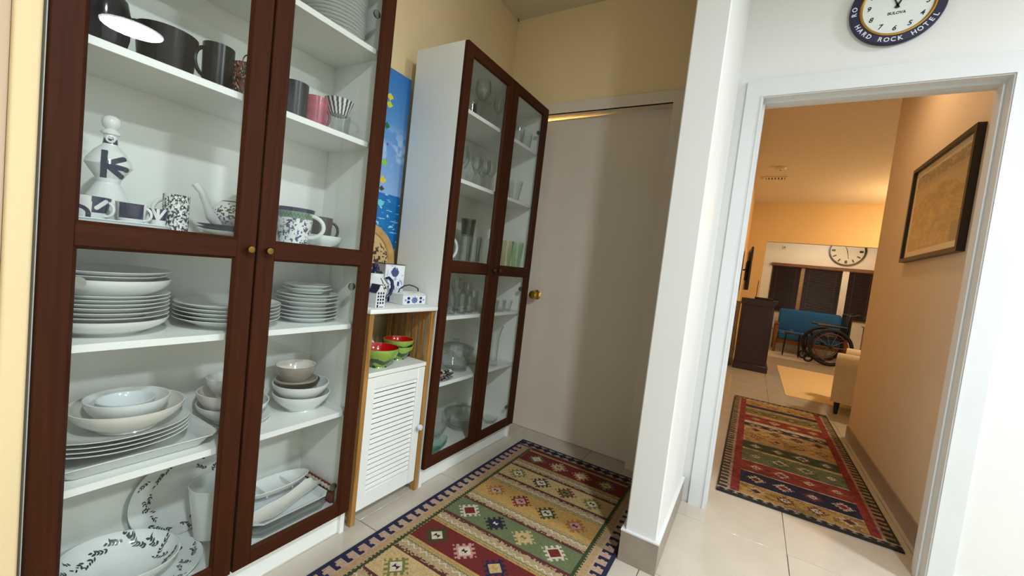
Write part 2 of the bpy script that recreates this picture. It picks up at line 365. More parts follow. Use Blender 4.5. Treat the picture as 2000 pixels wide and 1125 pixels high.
# blinds: slats are thinner than the photo can pick apart
for n, (x0, x1) in enumerate([(1.44, 1.932), (1.998, 2.595), (2.705, 3.11)]):
    mb = MB(); z = 0.75
    while z < 1.68:
        mb.add([(x0, 9.968, z), (x1, 9.968, z), (x1, 9.992, z + .021), (x0, 9.992, z + .021), (x0, 9.969, z + .003), (x1, 9.969, z + .003), (x1, 9.993, z + .024), (x0, 9.993, z + .024)],
               [(0, 1, 2, 3), (7, 6, 5, 4), (0, 4, 5, 1), (2, 6, 7, 3), (0, 3, 7, 4), (1, 5, 6, 2)]); z += .027
    bl = thing('window_blind', ['dark brown slatted blind on the left window light', 'dark brown slatted blind on the middle window light', 'dark brown slatted blind on the right window light'][n], 'blind', (0, 0, 0), group='dark blinds in the sunroom window')
    mb.build('slats', 'blind', bl, kind='stuff')
    c = MB()
    for xx in (x0 + .08, x1 - .08): c.tube([(xx, 9.964, .75), (xx, 9.964, 1.69)], .002, 5)
    c.build('ladder_cords', 'walnut', bl, kind='stuff')
    B(x0, x1, 9.962, 9.996, 1.675, 1.685).build('head_rail', 'blind', bl)
# ================================================================== CABINETS
SH = [1.755, 1.438, 1.056, 0.794, 0.472]; ZB, ZT = 0.09, 2.0134
def cabinet(y0, label):
    t = thing('glass_door_cabinet', label, 'cabinet', (0, y0, 0))
    B(-.30, -.0215, .0005, .018, 0, 2.0134).build('side_panel', 'lam', t)
    B(-.30, -.0215, .782, .7995, 0, 2.0134).build('side_panel', 'lam', t)
    B(-.299, -.0215, .018, .782, 1.995, 2.0134).build('top_panel', 'lam', t)
    B(-.299, -.0215, .018, .782, .088, .106).build('bottom_panel', 'lam', t)
    B(-.30, -.292, .018, .782, .088, 1.995).build('back_panel', 'lam_back', t)
    B(-.052, -.036, .018, .782, 0, .088).build('plinth', 'lam', t)
    for z in SH: B(-.291, -.034, .0185, .7815, z - .018, z, bev=.0008).build('shelf', 'lam', t)
    for k in range(2):
        a, b = (.0015, .3975) if k == 0 else (.4025, .7985)
        s = .0475
        dr = B(-.020, 0, a, a + s, ZB, ZT, bev=.002).build('door', 'brown', t)
        B(-.020, 0, b - s, b, ZB, ZT, bev=.002).build('stile', 'brown', dr)
        for (z0, z1) in ((ZB, .135), (1.0075, 1.0545), (1.966, ZT)):
            B(-.0195, -.0005, a + s - .001, b - s + .001, z0, z1, bev=.0015).build('rail', 'brown_h', dr)
        # bevelled glazing bead around both lights
        for (z0, z1) in ((.135, 1.0075), (1.0545, 1.966)):
            ya, yb = a + s, b - s
            o = [(ya, z0), (yb, z0), (yb, z1), (ya, z1)]; e = .006
            i = [(ya + e, z0 + e), (yb - e, z0 + e), (yb - e, z1 - e), (ya + e, z1 - e)]
            v = [(-.002, p, q) for p, q in o] + [(-.010, p, q) for p, q in i] + [(-.018, p, q) for p, q in o] 
            f = [(n, (n + 1) % 4, 4 + (n + 1) % 4, 4 + n) for n in range(4)] + [(4 + n, 4 + (n + 1) % 4, 8 + (n + 1) % 4, 8 + n) for n in range(4)]
            MB().add(v, f).build('glazing_bead', 'brown', dr, smooth=0)
            B(-.013, -.010, ya + .002, yb - .002, z0 + .002, z1 - .002).build('glass_pane', 'pane', dr)
        kn = MB().lathe([(.004, 0), (.004, .012), (.0095, .015), (.0105, .02), (.0085, .0245), (0, .0255)], 20)
        kn.build('knob', 'brass', dr, (0, (b - .022) if k == 0 else (a + .022), 1.031), (0, PI / 2, 0))
        for z in (.20, .93, 1.86):
            yy = a + .052 if k == 0 else b - .052
            MB().lathe([(0, 0), (.013, 0), (.013, .006), (.010, .010), (0, .010)], 16).build('hinge_cup', 'steel', dr, (-.0205, yy - (.02 if k else -.02) + (.012 if k else -.012), z), (0, -PI / 2, 0))
    return t
cabinet(0.0, 'tall near glass-door cabinet in dark brown and white, full of crockery')
cabinet(1.198, 'tall far glass-door cabinet in dark brown and white, full of glassware')

# ================================================================== narrow rack between the cabinets
rk = thing('narrow_rack', 'narrow white and bamboo rack with louvred door between the two cabinets', 'rack', (0, 0, 0))
for (px, py) in ((-.045, .828), (-.295, .828), (-.045, 1.169), (-.295, 1.169)):
    B(px, px + .025, py, py + .02, 0, .828, bev=.001).build('post', 'wood', rk)
B(-.302, -.012, .8225, 1.1955, .828, .846, bev=.003, seg=2).build('top_board', 'lam', rk)
B(-.293, -.022, .849, 1.168, .579, .597, bev=.002).build('middle_shelf', 'lam', rk)
B(-.293, -.048, .849, 1.168, .045, .06).build('bottom_shelf', 'lam', rk)
B(-.290, -.282, .849, 1.168, .06, .579).build('light_block_board', 'wood', rk)  # unseen board added to keep the inside dark behind the louvres
for yy in (.833, 1.172):
    B(-.268, -.047, yy, yy + .012, .79, .826).build('side_rail', 'wood', rk)
    B(-.268, -.047, yy, yy + .012, .56, .60).build('side_rail', 'wood', rk)
    B(-.268, -.047, yy, yy + .012, .03, .06).build('side_rail', 'wood', rk)
    for n in range(5):
        x = -.252 + n * .040
        B(x, x + .022, yy + .001, yy + .011, .60, .79).build('side_slat', 'wood', rk)
    B(-.268, -.047, yy + .002, yy + .010, .06, .56).build('side_board', 'wood', rk)
dr = B(-.044, -.026, .8495, .8905, .047, .5755, bev=.0015).build('louvred_door', 'lam', rk)
B(-.044, -.026, 1.1265, 1.1675, .047, .5755, bev=.0015).build('door_stile', 'lam', dr)
B(-.0435, -.0265, .890, 1.127, .047, .112, bev=.0015).build('door_rail', 'lam', dr)
B(-.0435, -.0265, .890, 1.127, .528, .5755, bev=.0015).build('door_rail', 'lam', dr)
ang = math.radians(13)
sl = B(-.0025, .0025, 0, .2365, -.0082, .0082, bev=.001).mesh('slat', 'lam')
for n in range(20):
    o = link('slat', sl, dr, (-.036, .8902, .1225 + n * .0208), (0, -ang, 0))
MB().lathe([(.005, 0), (.005, .008), (.012, .013), (.0135, .02), (.010, .027), (0, .029)], 20).build('knob', 'trimw', dr, (-.026, 1.152, .305), (0, PI / 2, 0))

# ================================================================== CROCKERY
def ordn(i, n):
    if i == 0: return 'lowest'
    if i == n - 1: return 'topmost'
    return ['', 'second', 'third', 'fourth', 'fifth', 'sixth', 'seventh', 'eighth', 'ninth', 'tenth', 'eleventh', 'twelfth', 'thirteenth', 'fourteenth'][i] + ' from the bottom'
def plate_prof(R, h, t=.0038, foot=.58, well=.66):
    return [(0, .002), (foot * R, .002), (foot * R, 0), (foot * R + .004, 0), (foot * R + .006, .003), (well * R, h * .25), (R - .002, h - t * .6), (R, h - .001), (R - .0015, h), (R - .004, h - .0006), (well * R, h * .25 + t), (foot * R, .002 + t), (0, .002 + t)]
def bowl_prof(R, h, foot=.5, t=.004, curve=.55):
    P = [(0, .003), (foot * R - .003, .003), (foot * R - .002, 0), (foot * R + .002, 0)]
    ns = 8
    out = [(foot * R + (R - foot * R) * (math.sin(PI / 2 * s / ns) ** (curve + .45)), .004 + (h - .004) * (1 - math.cos(PI / 2 * s / ns)) ** curve) for s in range(ns + 1)]
    P += out
    P += [(R - t * .5, h + .0008), (R - t, h)]
    P += [(max(r - t, .002), z + t * .7) for (r, z) in out[-2:0:-1]]
    P += [(foot * R * .7, .003 + t), (0, .003 + t)]
    return P
_mc = {}
def cached(key, fn):
    if key not in _mc: _mc[key] = fn()
    return _mc[key]
def plate(x, y, z, R, h, label, group, m='cer', name='plate', sx=1, sy=1, cat='plate', n=56):
    me = cached(('p', R, h, m, sx, sy), lambda: MB().lathe(plate_prof(R, h), n, sx=sx, sy=sy).mesh(name, m))
    return tag(link(name, me, None, (x, y, z)), label, cat, group)
def bowl(x, y, z, R, h, label, m='cer', foot=.5, name='bowl', group=None, n=56, curve=.55, sx=1, sy=1, t=.004):
    me = MB().lathe(bowl_prof(R, h, foot, t, curve), n, sx=sx, sy=sy).mesh(name, m)
    return tag(link(name, me, None, (x, y, z)), label, 'bowl', group)

# left tall stack, fourth shelf
z4 = SH[3] + .0005
rims = [.834, .8455, .8565, .868, .8775, .887, .896]
bowl(-.163, .143, z4, .121, .0395, 'white soup plate at the bottom of the left plate stack', 'cer', .55, 'soup_plate', 'left plate stack', curve=.8)
for i, r in enumerate(rims[1:]):
    plate(-.163, .143, r - .022, .121, .022, f'white dinner plate in the left stack, {["first","second","third","fourth","fifth","sixth"][i]} above the soup plate', 'left plate stack', name='dinner_plate')
bowl(-.163, .143, .8815, .121, .0485, 'deep white bowl plate sitting on the left plate stack', 'cer', .55, 'soup_plate', 'left plate stack', curve=.8)
plate(-.165, .139, .9195, .117, .0205, 'white plate under the topmost one of the left stack', 'left plate stack', name='dinner_plate')
plate(-.162, .143, .9305, .121, .0205, 'topmost white plate of the left plate stack', 'left plate stack', name='dinner_plate')
# middle stack
for i, r in enumerate([.8225, .8335, .8445, .8555, .8665]):
    plate(-.155, .415, r - .028, .134, .028, f'white plate in the middle stack behind the door stiles, {ordn(i, 5)}', 'middle plate stack', name='dinner_plate')
# right stack
zz = [.8145, .826, .838, .852, .868, .882, .893]
for i, r in enumerate(zz):
    plate(-.155, .664, r - .020, .100, .020, f'white dessert plate in the right stack, {ordn(i, 9)}', 'right plate stack', name='dessert_plate', m='cer' if i % 3 else 'cer2')
plate(-.155, .66, .8925, .078, .0175, 'small white saucer second from the top of the right stack', 'right plate stack', name='saucer')
plate(-.155, .66, .9045, .074, .0175, 'small white saucer on top of the right stack', 'right plate stack', name='saucer')
# top shelf stack
for i in range(14):
    plate(-.15, .665, SH[0] + .0005 + i * .0118, .104, .013, f'white plate in the tall stack on the top shelf, {ordn(i, 14)}', 'top shelf plate stack', name='dinner_plate')

# ---- fifth shelf, left: tray, oval platters, nested bowls
z5 = SH[4] + .0005
def tray_mb(x0, x1, y0, y1, h, t=.005, fl=.018, bot=.03):
    def ring(e, z):
        c = .022
        p = [(x0 + e, y0 + e + c), (x0 + e + c, y0 + e), (x1 - e - c, y0 + e), (x1 - e, y0 + e + c), (x1 - e, y1 - e - c), (x1 - e - c, y1 - e), (x0 + e + c, y1 - e), (x0 + e, y1 - e - c)]
        return [(a, b, z) for a, b in p]
    R = [ring(bot, 0), ring(bot - .006, .004), ring(fl * .5, h * .75), ring(0, h - .002), ring(0, h), ring(.004, h), ring(fl * .5 + t, h * .75 + t * .5), ring(bot, t + .002), ]
    v = [p for r in R for p in r]; f = []
    for i in range(len(R) - 1):
        for k in range(8): f.append((i * 8 + k, i * 8 + (k + 1) % 8, (i + 1) * 8 + (k + 1) % 8, (i + 1) * 8 + k))
    f.append(tuple(range(7, -1, -1))); f.append(tuple((len(R) - 1) * 8 + k for k in range(8)))
    return MB().add(v, f)
tag(tray_mb(-.275, -.045, .035, .368, .036).build('serving_tray', 'cer', loc=(0, 0, z5)), 'white rectangular serving tray under the oval platters', 'tray')
for i in range(4):
    plate(-.163, .179, z5 + .030 + i * .0105, .150, .023, f'large white oval platter on the rectangular tray, {ordn(i, 4)}', 'oval platters', name='oval_platter', sx=.80, sy=1.0, cat='platter')
bowl(-.160, .197, z5 + .0685, .115, .062, 'large cream bowl resting on the oval platters', 'cream_cer', .5, curve=.6)
bowl(-.160, .196, z5 + .0775, .084, .070, 'medium white bowl nested inside the large cream bowl', 'cer', .45, curve=.6)
bowl(-.160, .192, z5 + .1035, .058, .040, 'small pale blue bowl nested in the medium white bowl', 'cer2', .5, curve=.6)
plate(-.185, .462, z5, .105, .022, 'white plate under the bowls behind the middle door stiles', None, name='plate')
bowl(-.185, .462, z5 + .007, .098, .06, 'wide white bowl at the bottom of the middle bowl stack', 'cer', .5)
bowl(-.185, .455, z5 + .022, .092, .085, 'cream bowl in the middle bowl stack', 'cream_cer', .45)
bowl(-.185, .445, z5 + .088, .062, .062, 'white teacup bowl on top of the middle bowl stack', 'cer', .5)
# right: ribbed bowls
def ribbed(R, h, n=120):
    mb = MB(); pr = bowl_prof(R, h, .5, .005, .55); mb.lathe(pr, n)
    vv = []
    for (x, y, z) in mb.v:
        a = math.atan2(y, x); rr = math.hypot(x, y)
        if h * .42 < z < h * .9 and rr > .6 * R: f = 1 - .012 * (0.5 + 0.5 * math.cos(a * 60)); x *= f; y *= f
        vv.append((x, y, z))
    mb.v = vv; return mb
tag(ribbed(.094, .062).build('bowl', 'cer', loc=(-.155, .672, z5)), 'lower white ribbed bowl on the right of the fifth shelf', 'bowl', 'ribbed white bowls')
tag(ribbed(.092, .062).build('bowl', 'cer', loc=(-.155, .667, z5 + .036)), 'upper white ribbed bowl nested in its twin', 'bowl', 'ribbed white bowls')
bowl(-.160, .655, z5 + .063, .072, .046, 'dark grey bowl inside the white ribbed bowls', 'dark_cer', .5)
bowl(-.160, .650, z5 + .086, .069, .028, 'shallow taupe bowl above the dark grey bowl', 'taupe_cer', .7)
P_ = bowl_prof(.067, .060, .62, .004, .45); k_ = max(range(len(P_)), key=lambda q: P_[q][1]); TA, CR = np.array(hx('#8f8578')), np.array(hx('#d9d2c4'))
tag(MB().lathe(P_, 56, paint=lambda th, z, r, i: CR if i >= k_ else (TA * .6 if i == k_ - 1 else TA)).build('bowl', 'v_cer', loc=(-.162, .647, z5 + .1025), vc=True), 'taupe bowl with cream inside on top of the right bowl stack', 'bowl')

# ---- painted porcelain helpers
WH = np.array(lin((.87, .885, .86))); NV = np.array(lin((.11, .125, .25))); BK = np.array(lin((.10, .10, .11)))
def mugprof(r0, r1, h, t=.004, ns=16):
    P = [(0, .003), (r0 - .004, .003), (r0 - .003, 0), (r0, .002)]
    P += [(r0 + (r1 - r0) * s / ns, .002 + (h - .002) * s / ns) for s in range(1, ns + 1)]
    P += [(r1 - t / 2, h + .0008), (r1 - t, h)]
    P += [(r1 - t + (r0 - r1) * s / 4, h - (h - .008) * s / 4) for s in range(1, 5)] + [(0, .008)]
    return P
def handle(mb_r, h, az, r, out=.03, th=.0048, z0=.22, z1=.84, n=8):
    c, s = math.cos(az), math.sin(az); pts = []
    for k in range(13):
        a = -PI / 2 + PI * k / 12
        rr = mb_r - .003 + out * math.cos(a); z = h * ((z0 + z1) / 2 + (z1 - z0) / 2 * math.sin(a))
        pts.append((rr * c, rr * s, z))
    return MB().tube(pts, th, n)
def mug(x, y, z, r0, r1, h, label, m='cer', az=0, paint=None, group=None, out=.028, name='mug', cat='mug', hm=None, th=.0048, n=48):
    t = thing(name, label, cat, (x, y, z), group=group)
    if paint:
        MB().lathe(mugprof(r0, r1, h, ns=48), 144, paint=paint).build('body', 'v_cer', t, vc=True)
    else: MB().lathe(mugprof(r0, r1, h), n).build('body', m, t)
    if out: handle((r0 + r1) / 2, h, az, r1, out, th).build('handle', hm or (m if not paint else 'cer'), t)
    return t
CAMAZ = lambda x, y: math.atan2(CAM[1] - y, CAM[0] - x)
def dang(a, b): return (a - b + PI) % (2 * PI) - PI

# ---- middle shelf, left
z3 = SH[2] + .0005
dx, dy = -.175, .138; caz = CAMAZ(dx, dy)
def seg_d(px, py, a, b):
    ax, ay = a; bx, by = b; vx, vy = bx - ax, by - ay
    q = max(0, min(1, ((px - ax) * vx + (py - ay) * vy) / (vx * vx + vy * vy)))
    return math.hypot(px - ax - q * vx, py - ay - q * vy)
def dec_paint(th, z, r, i):
    a = dang(th, caz)
    if abs(a) < PI / 2:
        wv = r * math.sin(a)
        zc = z
        if -.0145 < wv < -.003 and .108 < zc < .172: return NV
        for e in ((.024, .158), (.029, .134), (.022, .116)):
            if seg_d(wv, zc, (-.006, .138), e) < .0058: return NV
    if .190 < z < .202 and r > .010: return NV
    return WH
dec = thing('decanter', 'white porcelain decanter with dark blue K-shaped mark and round stopper', 'decanter', (dx, dy, z3))
pr = [(0, .002), (.046, 0), (.05, .004), (.047, .03), (.040, .06)]
key = [(.040, .06), (.021, .098), (.023, .108), (.043, .140), (.040, .152), (.028, .172), (.014, .188), (.0125, .200), (.0125, .210), (.015, .213)]
for a, b in zip(key[:-1], key[1:]):
    for s in range(1, 25): pr.append((a[0] + (b[0] - a[0]) * s / 24, a[1] + (b[1] - a[1]) * s / 24))
MB().lathe(pr, 260, paint=dec_paint).build('body', 'v_cer', dec, vc=True, smooth=60)
MB().lathe([(.0, .211), (.017, .213), (.018, .218), (.013, .223), (.010, .225), (.0155, .231), (.0178, .240), (.0165, .249), (.010, .256), (0, .258)], 32).build('stopper', 'cer', dec)
MB().tube([(.0135 * math.cos(caz) + .007 * -math.sin(caz) * math.cos(g), .0135 * math.sin(caz) + .007 * math.cos(caz) * math.cos(g), .201 + .007 * math.sin(g)) for g in [2 * PI * q / 14 for q in range(14)]], .0022, 6, closed=True).build('ring_handle', 'cer', dec)
# navy patterned cups on a long tray
tag(tray_mb(-.135, -.045, .022, .232, .012, .003, .008, .012).build('cup_tray', 'cer2', loc=(0, 0, z3)), 'long pale tray carrying the navy and white cups', 'tray')
def cup_paint(kind, caz, r0):
    def f(th, z, r, i):
        a = dang(th, caz); wv = r * math.sin(a)
        if i > 51 or abs(a) > 2.2: return WH
        if kind == 1:
            if z > .018 and wv > .004 and not seg_d(wv, z, (.012, .028), (.026, .044)) < .004: return NV
            q = math.hypot(wv + .016, z - .012)
            if .012 < q < .020: return NV
            return WH
        if kind == 2: return NV if .014 < z < .049 and abs(wv) < .021 else WH
        if z > .018:
            for e in ((-.013, .05), (.0, .055), (.014, .046)):
                if seg_d(wv, z, (0, .018), e) < .0028: return WH
            return NV
        return WH
    return f
for n, (x, y, r0, r1, h, lab) in enumerate([(-.092, .088, .026, .036, .052, 'largest navy and white cup, leftmost on the cup tray'), (-.092, .160, .022, .030, .05, 'navy and white cup in the middle of the cup tray'), (-.086, .208, .014, .0195, .044, 'small navy and white cup beside the black and white mug')]):
    mug(x, y, z3 + .0055, r0, r1, h, lab, paint=cup_paint(n + 1, CAMAZ(x, y), r0), az=CAMAZ(x, y) + [1.2, 1.25, -1.6][n], out=[.014, .014, .009][n], th=.003, group='navy and white cups', name='cup', cat='cup')
def bw_paint(th, z, r, i):
    if i > 51: return WH
    q = float(vnoise(np.array(th * 9), np.array(z * 230))); q2 = float(vnoise(np.array(th * 22 + 9), np.array(z * 420)))
    return BK * 1.5 if q * .6 + q2 * .4 > .52 else WH * .92
mug(-.105, .250, z3, .027, .028, .092, 'black and white toile patterned mug beside the teapot', paint=bw_paint, az=CAMAZ(-.105, .25) - 1.75, out=.022)
# teapot on navy plates
for i in range(3):
    plate(-.17, .425, z3 + i * .008, .098, .016, f'{["pale","dark navy","dark navy"][i]} plate under the teapot, {ordn(i, 3)}', 'plates under the teapot', m=['cream_cer', 'navy', 'navy'][i])
tp = thing('teapot', 'white teapot with dark floral spray and long straight spout', 'teapot', (-.17, .430, z3 + .0235))
def tea_paint(th, z, r, i):
    a = dang(th, CAMAZ(-.17, .43)); wv = r * math.sin(a)
    if abs(a) < 1.9 and .012 < z < .085:
        q = float(vnoise(np.array(wv * 260 + z * 150), np.array(z * 330 - wv * 120)))
        if math.hypot(wv + .028, z - .042) < .032 and q > .60: return BK * 1.3
        if math.hypot(wv + .028, z - .042) < .018 and q < .22: return np.array(lin((.75, .62, .25)))
        if .079 < z < .083: return BK
    return WH
pr = [(0, 0), (.04, 0)] + [(.042 + .030 * math.sin(PI * s / 20) ** .8 - .004 * s / 20, .001 + .085 * s / 20) for s in range(1, 21)] + [(.03, .0865), (0, .0865)]
MB().lathe(pr, 90, paint=tea_paint).build('body', 'v_cer', tp, vc=True)
MB().lathe([(.034, .0865), (.033, .092), (.022, .102), (.008, .106), (.006, .110), (.012, .117), (.012, .124), (.006, .129), (0, .130)], 32).build('lid', 'cer', tp)
MB().tube([(.0, -.055, .012), (.012, -.080, .030), (.02, -.095, .060), (.028, -.112, .092), (.034, -.134, .112)], [.016, .0135, .0105, .009, .0085], 12).build('spout', 'cer', tp)
MB().tube([(0, .06, .07), (0, .085, .075), (0, .094, .055), (0, .085, .03), (0, .064, .02)], .005, 8).build('handle', 'cer', tp)
# right: large floral cup, brown mug on white bowl
def flo_paint(th, z, r, i):
    h = .115
    if i > 51: return WH * .95 if z < .105 else NV * .8
    if z > h - .010: return NV
    if z > h - .034:
        zig = abs(((th * 16 / PI) % 1) - .5) * .02
        if abs((z - h + .028) - zig) < .004: return np.array(lin((.28, .42, .30)))
        return np.array(lin((.42, .52, .42))) if z < h - .012 else NV
    q = float(vnoise(np.array(th * 9 + 3), np.array(z * 150))); q2 = float(vnoise(np.array(th * 26), np.array(z * 420)))
    return np.array(lin((.28, .31, .42))) if q * .65 + q2 * .35 > .60 else WH
mug(-.125, .575, z3, .044, .058, .115, 'large cup with navy rim, green band and blue flowers', paint=flo_paint, az=CAMAZ(-.125, .575) + 1.15, out=.045, th=.0065, name='floral_cup', cat='cup')
bowl(-.165, .700, z3, .070, .040, 'shallow white square-lipped bowl holding the brown mug', 'cer', .55, curve=.9)
mug(-.175, .705, z3 + .0085, .032, .036, .096, 'brown stoneware mug standing in the shallow white bowl', 'brown_cer', az=CAMAZ(-.175, .705) + 1.45, out=.024)

# ---- mug shelf
z2 = SH[1] + .0005
jr = thing('lidded_jar', 'dark blue glazed jar at the left end of the mug shelf', 'jar', (-.12, .104, z2))
MB().lathe([(0, 0), (.03, 0), (.036, .01), (.042, .04), (.042, .09), (.036, .118), (.027, .126), (.026, .138), (.031, .142), (.031, .150), (0, .150)], 40).build('body', 'bluegl', jr)
MB().lathe([(.033, .1505), (.033, .156), (.02, .17), (.007, .176), (.009, .184), (.006, .192), (0, .194)], 32).build('lid', 'bluegl', jr)
t = thing('cooking_pot', 'black handled pot on the mug shelf beside the black mug', 'pot', (-.140, .222, z2))
MB().lathe(mugprof(.053, .062, .105, .004), 56).build('body', 'blackgl', t)
MB().tube([(.03 * math.cos(g) * .6 + .0, -.062 - .018 * math.sin(g), .085 + .012 * math.cos(g)) for g in [PI * q / 10 for q in range(11)]], .004, 8).build('handle', 'blackgl', t)
mug(-.115, .324, z2, .034, .036, .118, 'glossy black mug with its handle towards the pot', 'blackgl', az=CAMAZ(-.115, .324) - .9, out=.03)
def fm_paint(th, z, r, i):
    if i > 51: return WH * .6
    q = float(vnoise(np.array(th * 8), np.array(z * 120))); q2 = float(vnoise(np.array(th * 17 + 4), np.array(z * 210)))
    return np.array(lin((.50, .22, .16))) if q > .62 else (np.array(lin((.78, .68, .58))) if q2 > .66 else np.array(lin((.16, .11, .10))))
mug(-.105, .392, z2, .034, .036, .098, 'dark mug with red and cream floral print behind the door stile', paint=fm_paint, az=CAMAZ(-.105, .392) + 1.6, out=.024, hm='dark_cer')
wk = thing('wire_whisk', 'small dark wire whisk standing in the floral mug', 'whisk', (-.105, .392, z2 + .010))
MB().tube([(0, 0, 0), (0, .004, .07)], .0022, 6).build('handle', 'wire', wk)
for q in range(4):
    a = q * PI / 4
    MB().tube([(.019 * math.sin(g) * math.cos(a), .004 + .019 * math.sin(g) * math.sin(a), .095 - .027 * math.cos(g)) for g in [2 * PI * k / 20 for k in range(20)]], .0009, 5, closed=True).build('wire_loop', 'wire', wk)
mug(-.135, .548, z2, .036, .038, .122, 'tall charcoal mug right of the door stiles', 'dark_cer', az=CAMAZ(-.135, .548) - 1.6, out=.02)
mug(-.115, .608, z2, .033, .036, .098, 'dusty pink mug beside the tall charcoal mug', 'pink', az=CAMAZ(-.115, .6) + 2.2, out=.022)
tag(MB().lathe(mugprof(.030, .031, .095, .002), 36).build('tumbler', 'glass', loc=(-.21, .676, z2)), 'clear tumbler behind the pink mug', 'glass')
gm = mug(-.110, .688, z2, .036, .040, .070, 'clear glass mug under the striped cup', 'glass', az=CAMAZ(-.11, .688) + 1.35, out=.032, th=.0045, cat='mug', name='glass_mug')
def st_paint(th, z, r, i):
    if i > 51: return WH
    return np.array(lin((.24, .22, .23))) if ((th * 18 / (2 * PI) + z * 9) % 1) < .5 else WH * .95
mug(-.112, .688, z2 + .0712, .030, .048, .050, 'black and white striped bowl cup sitting on the glass mug', paint=st_paint, az=0, out=0, name='striped_cup', cat='cup')

# ---- bottom of near cabinet
zb = .1065
def fine(prof, step=.0035):
    P = [prof[0]]
    for a, b in zip(prof[:-1], prof[1:]):
        n = max(1, int(math.hypot(b[0] - a[0], b[1] - a[1]) / step))
        P += [(a[0] + (b[0] - a[0]) * s / n, a[1] + (b[1] - a[1]) * s / n) for s in range(1, n + 1)]
    return P
M['leafprint'] = mat('dark_green_leaf_print', '#39423c', 0.3, 0.2, 60)
def leafy(name, prof, R, seed, label, cat, loc, rot=(0, 0, 0), sx=1, sy=1, lo=.60, hi=.95, n=22):
    t = thing(name, label, cat, loc, rot=rot, group='leaf patterned crockery')
    MB().lathe(prof, 72, sx=sx, sy=sy).build('body', 'cer', t)
    k = max(range(len(prof)), key=lambda q: prof[q][0] * 10 + prof[q][1])
    inner = sorted(prof[k + 1:]); ir = [p[0] for p in inner]; iz = [p[1] for p in inner]
    zof = lambda r: float(np.interp(r, ir, iz)) + .0007
    rnd = random.Random(seed); mb = MB()
    def spray(px, py, an, l, w):
        o = []
        for q in range(9):
            u = q / 8; o.append((u, w * math.sin(PI * u ** .8)))
        o += [(u, -v) for u, v in o[-2:0:-1]]
        P = [(px + l * u * math.cos(an) - v * math.sin(an), py + l * u * math.sin(an) + v * math.cos(an)) for u, v in o]
        P = [p for p in P]
        if max(math.hypot(*p) for p in P) > .985 * R: return
        V = [(x * sx, y * sy, zof(math.hypot(x, y))) for x, y in P]; cx, cy_ = sum(p[0] for p in P) / len(P), sum(p[1] for p in P) / len(P)
        V.append((cx * sx, cy_ * sy, zof(math.hypot(cx, cy_)))); m = len(P)
        mb.add(V, [(q, (q + 1) % m, m) for q in range(m)])
    for q in range(n):
        a = 2 * PI * q / n; r = R * rnd.uniform(lo, hi - .12); an = a + PI / 2 + rnd.uniform(-.9, .9)
        x, y = r * math.cos(a), r * math.sin(a)
        for st in range(5):
            for sd_ in (-1, 1):
                if rnd.random() < .22: continue
                spray(x, y, an + sd_ * rnd.uniform(.35, .75), rnd.uniform(.008, .0125), rnd.uniform(.0016, .0026))
            x += .0075 * math.cos(an); y += .0075 * math.sin(an); an += rnd.uniform(-.35, .35)
    mb.build('leaf_print', 'leafprint', t, kind='stuff')
    return t
leafy('leaf_plate', plate_prof(.128, .020), .128, 5, 'flat white leaf patterned plate underneath the large leaf bowl', 'plate', (-.160, .255, zb), lo=.66, hi=.98)
leafy('leaf_bowl', bowl_prof(.118, .068, .45, .004, .8), .118, 3, 'large white bowl with green leaf rim tilted in front on the cabinet floor', 'bowl', (-.155, .190, zb + .0205), (-.17, .06, 0), sx=.92, sy=1.06, lo=.72, hi=.99)
leafy('leaf_plate', plate_prof(.130, .016), .130, 9, 'white plate with green leaf rim standing against the cabinet back', 'plate', (-.283, .372, zb + .1305), (0, PI / 2 - .03, 0), lo=.66, hi=.98)
tag(MB().lathe(mugprof(.046, .068, .165, .004), 56).build('deep_pot', 'cer', loc=(-.175, .422, zb + .0205)), 'deep white pot behind the middle door stiles on the cabinet floor', 'pot')
# right: glass baking dish, grey tray, spoon rest, divided dish, red cloth
tag(tray_mb(-.245, -.045, .482, .762, .048, .004, .014, .02).build('baking_dish', 'glass', loc=(0, 0, zb)), 'clear rectangular baking dish on the cabinet floor', 'dish')
tag(tray_mb(-.238, -.052, .490, .754, .016, .004, .012, .016).build('rectangular_plate', 'cer2', loc=(0, 0, zb + .036)), 'pale rectangular plate lying in the glass baking dish', 'plate')
sp = []
W_ = [(0, .025), (.03, .034), (.07, .033), (.11, .026), (.15, .023), (.19, .026), (.225, .028), (.245, .018)]
v = []; f = []
for k, (s, hw) in enumerate(W_):
    x = -.085 - .05 * (s / .245) ** 1.3; y = .502 + s; zc = .018 * (s / .245) ** 2 + .004
    for q in range(7):
        g = -1 + q / 3; v.append((x + hw * g, y + .01 * g, zc + .012 * g * g))
    for q in range(7):
        g = 1 - q / 3; v.append((x + hw * g * .96, y + .01 * g, zc + .012 * g * g - .004))
for k in range(len(W_) - 1):
    for q in range(14): f.append((k * 14 + q, k * 14 + (q + 1) % 14, (k + 1) * 14 + (q + 1) % 14, (k + 1) * 14 + q))
f.append(tuple(range(13, -1, -1))); f.append(tuple((len(W_) - 1) * 14 + q for q in range(14)))
tag(MB().add(v, f).build('spoon_rest', 'cream_cer', loc=(0, 0, zb + .0475)), 'long cream spoon rest lying on the pale rectangular plate', 'spoon rest')
dd = thing('divided_dish', 'white divided dish with scalloped rim behind the spoon rest', 'dish', (-.205, .628, zb + .058), rot=(.0, -.06, 0))
mb = MB(); n = 64; prof = [(.0, .0), (.55, .0), (.86, .012), (1.0, .028), (.97, .0295), (.82, .016), (.52, .005), (0, .005)]
mb.lathe(prof, n, sx=.056, sy=.130)
mb.v = [(x * (1 + .025 * math.cos(24 * math.atan2(y / .15, x / .056)) * (z > .02)), y * (1 + .012 * math.cos(24 * math.atan2(y / .15, x / .056)) * (z > .02)), z) for x, y, z in mb.v]
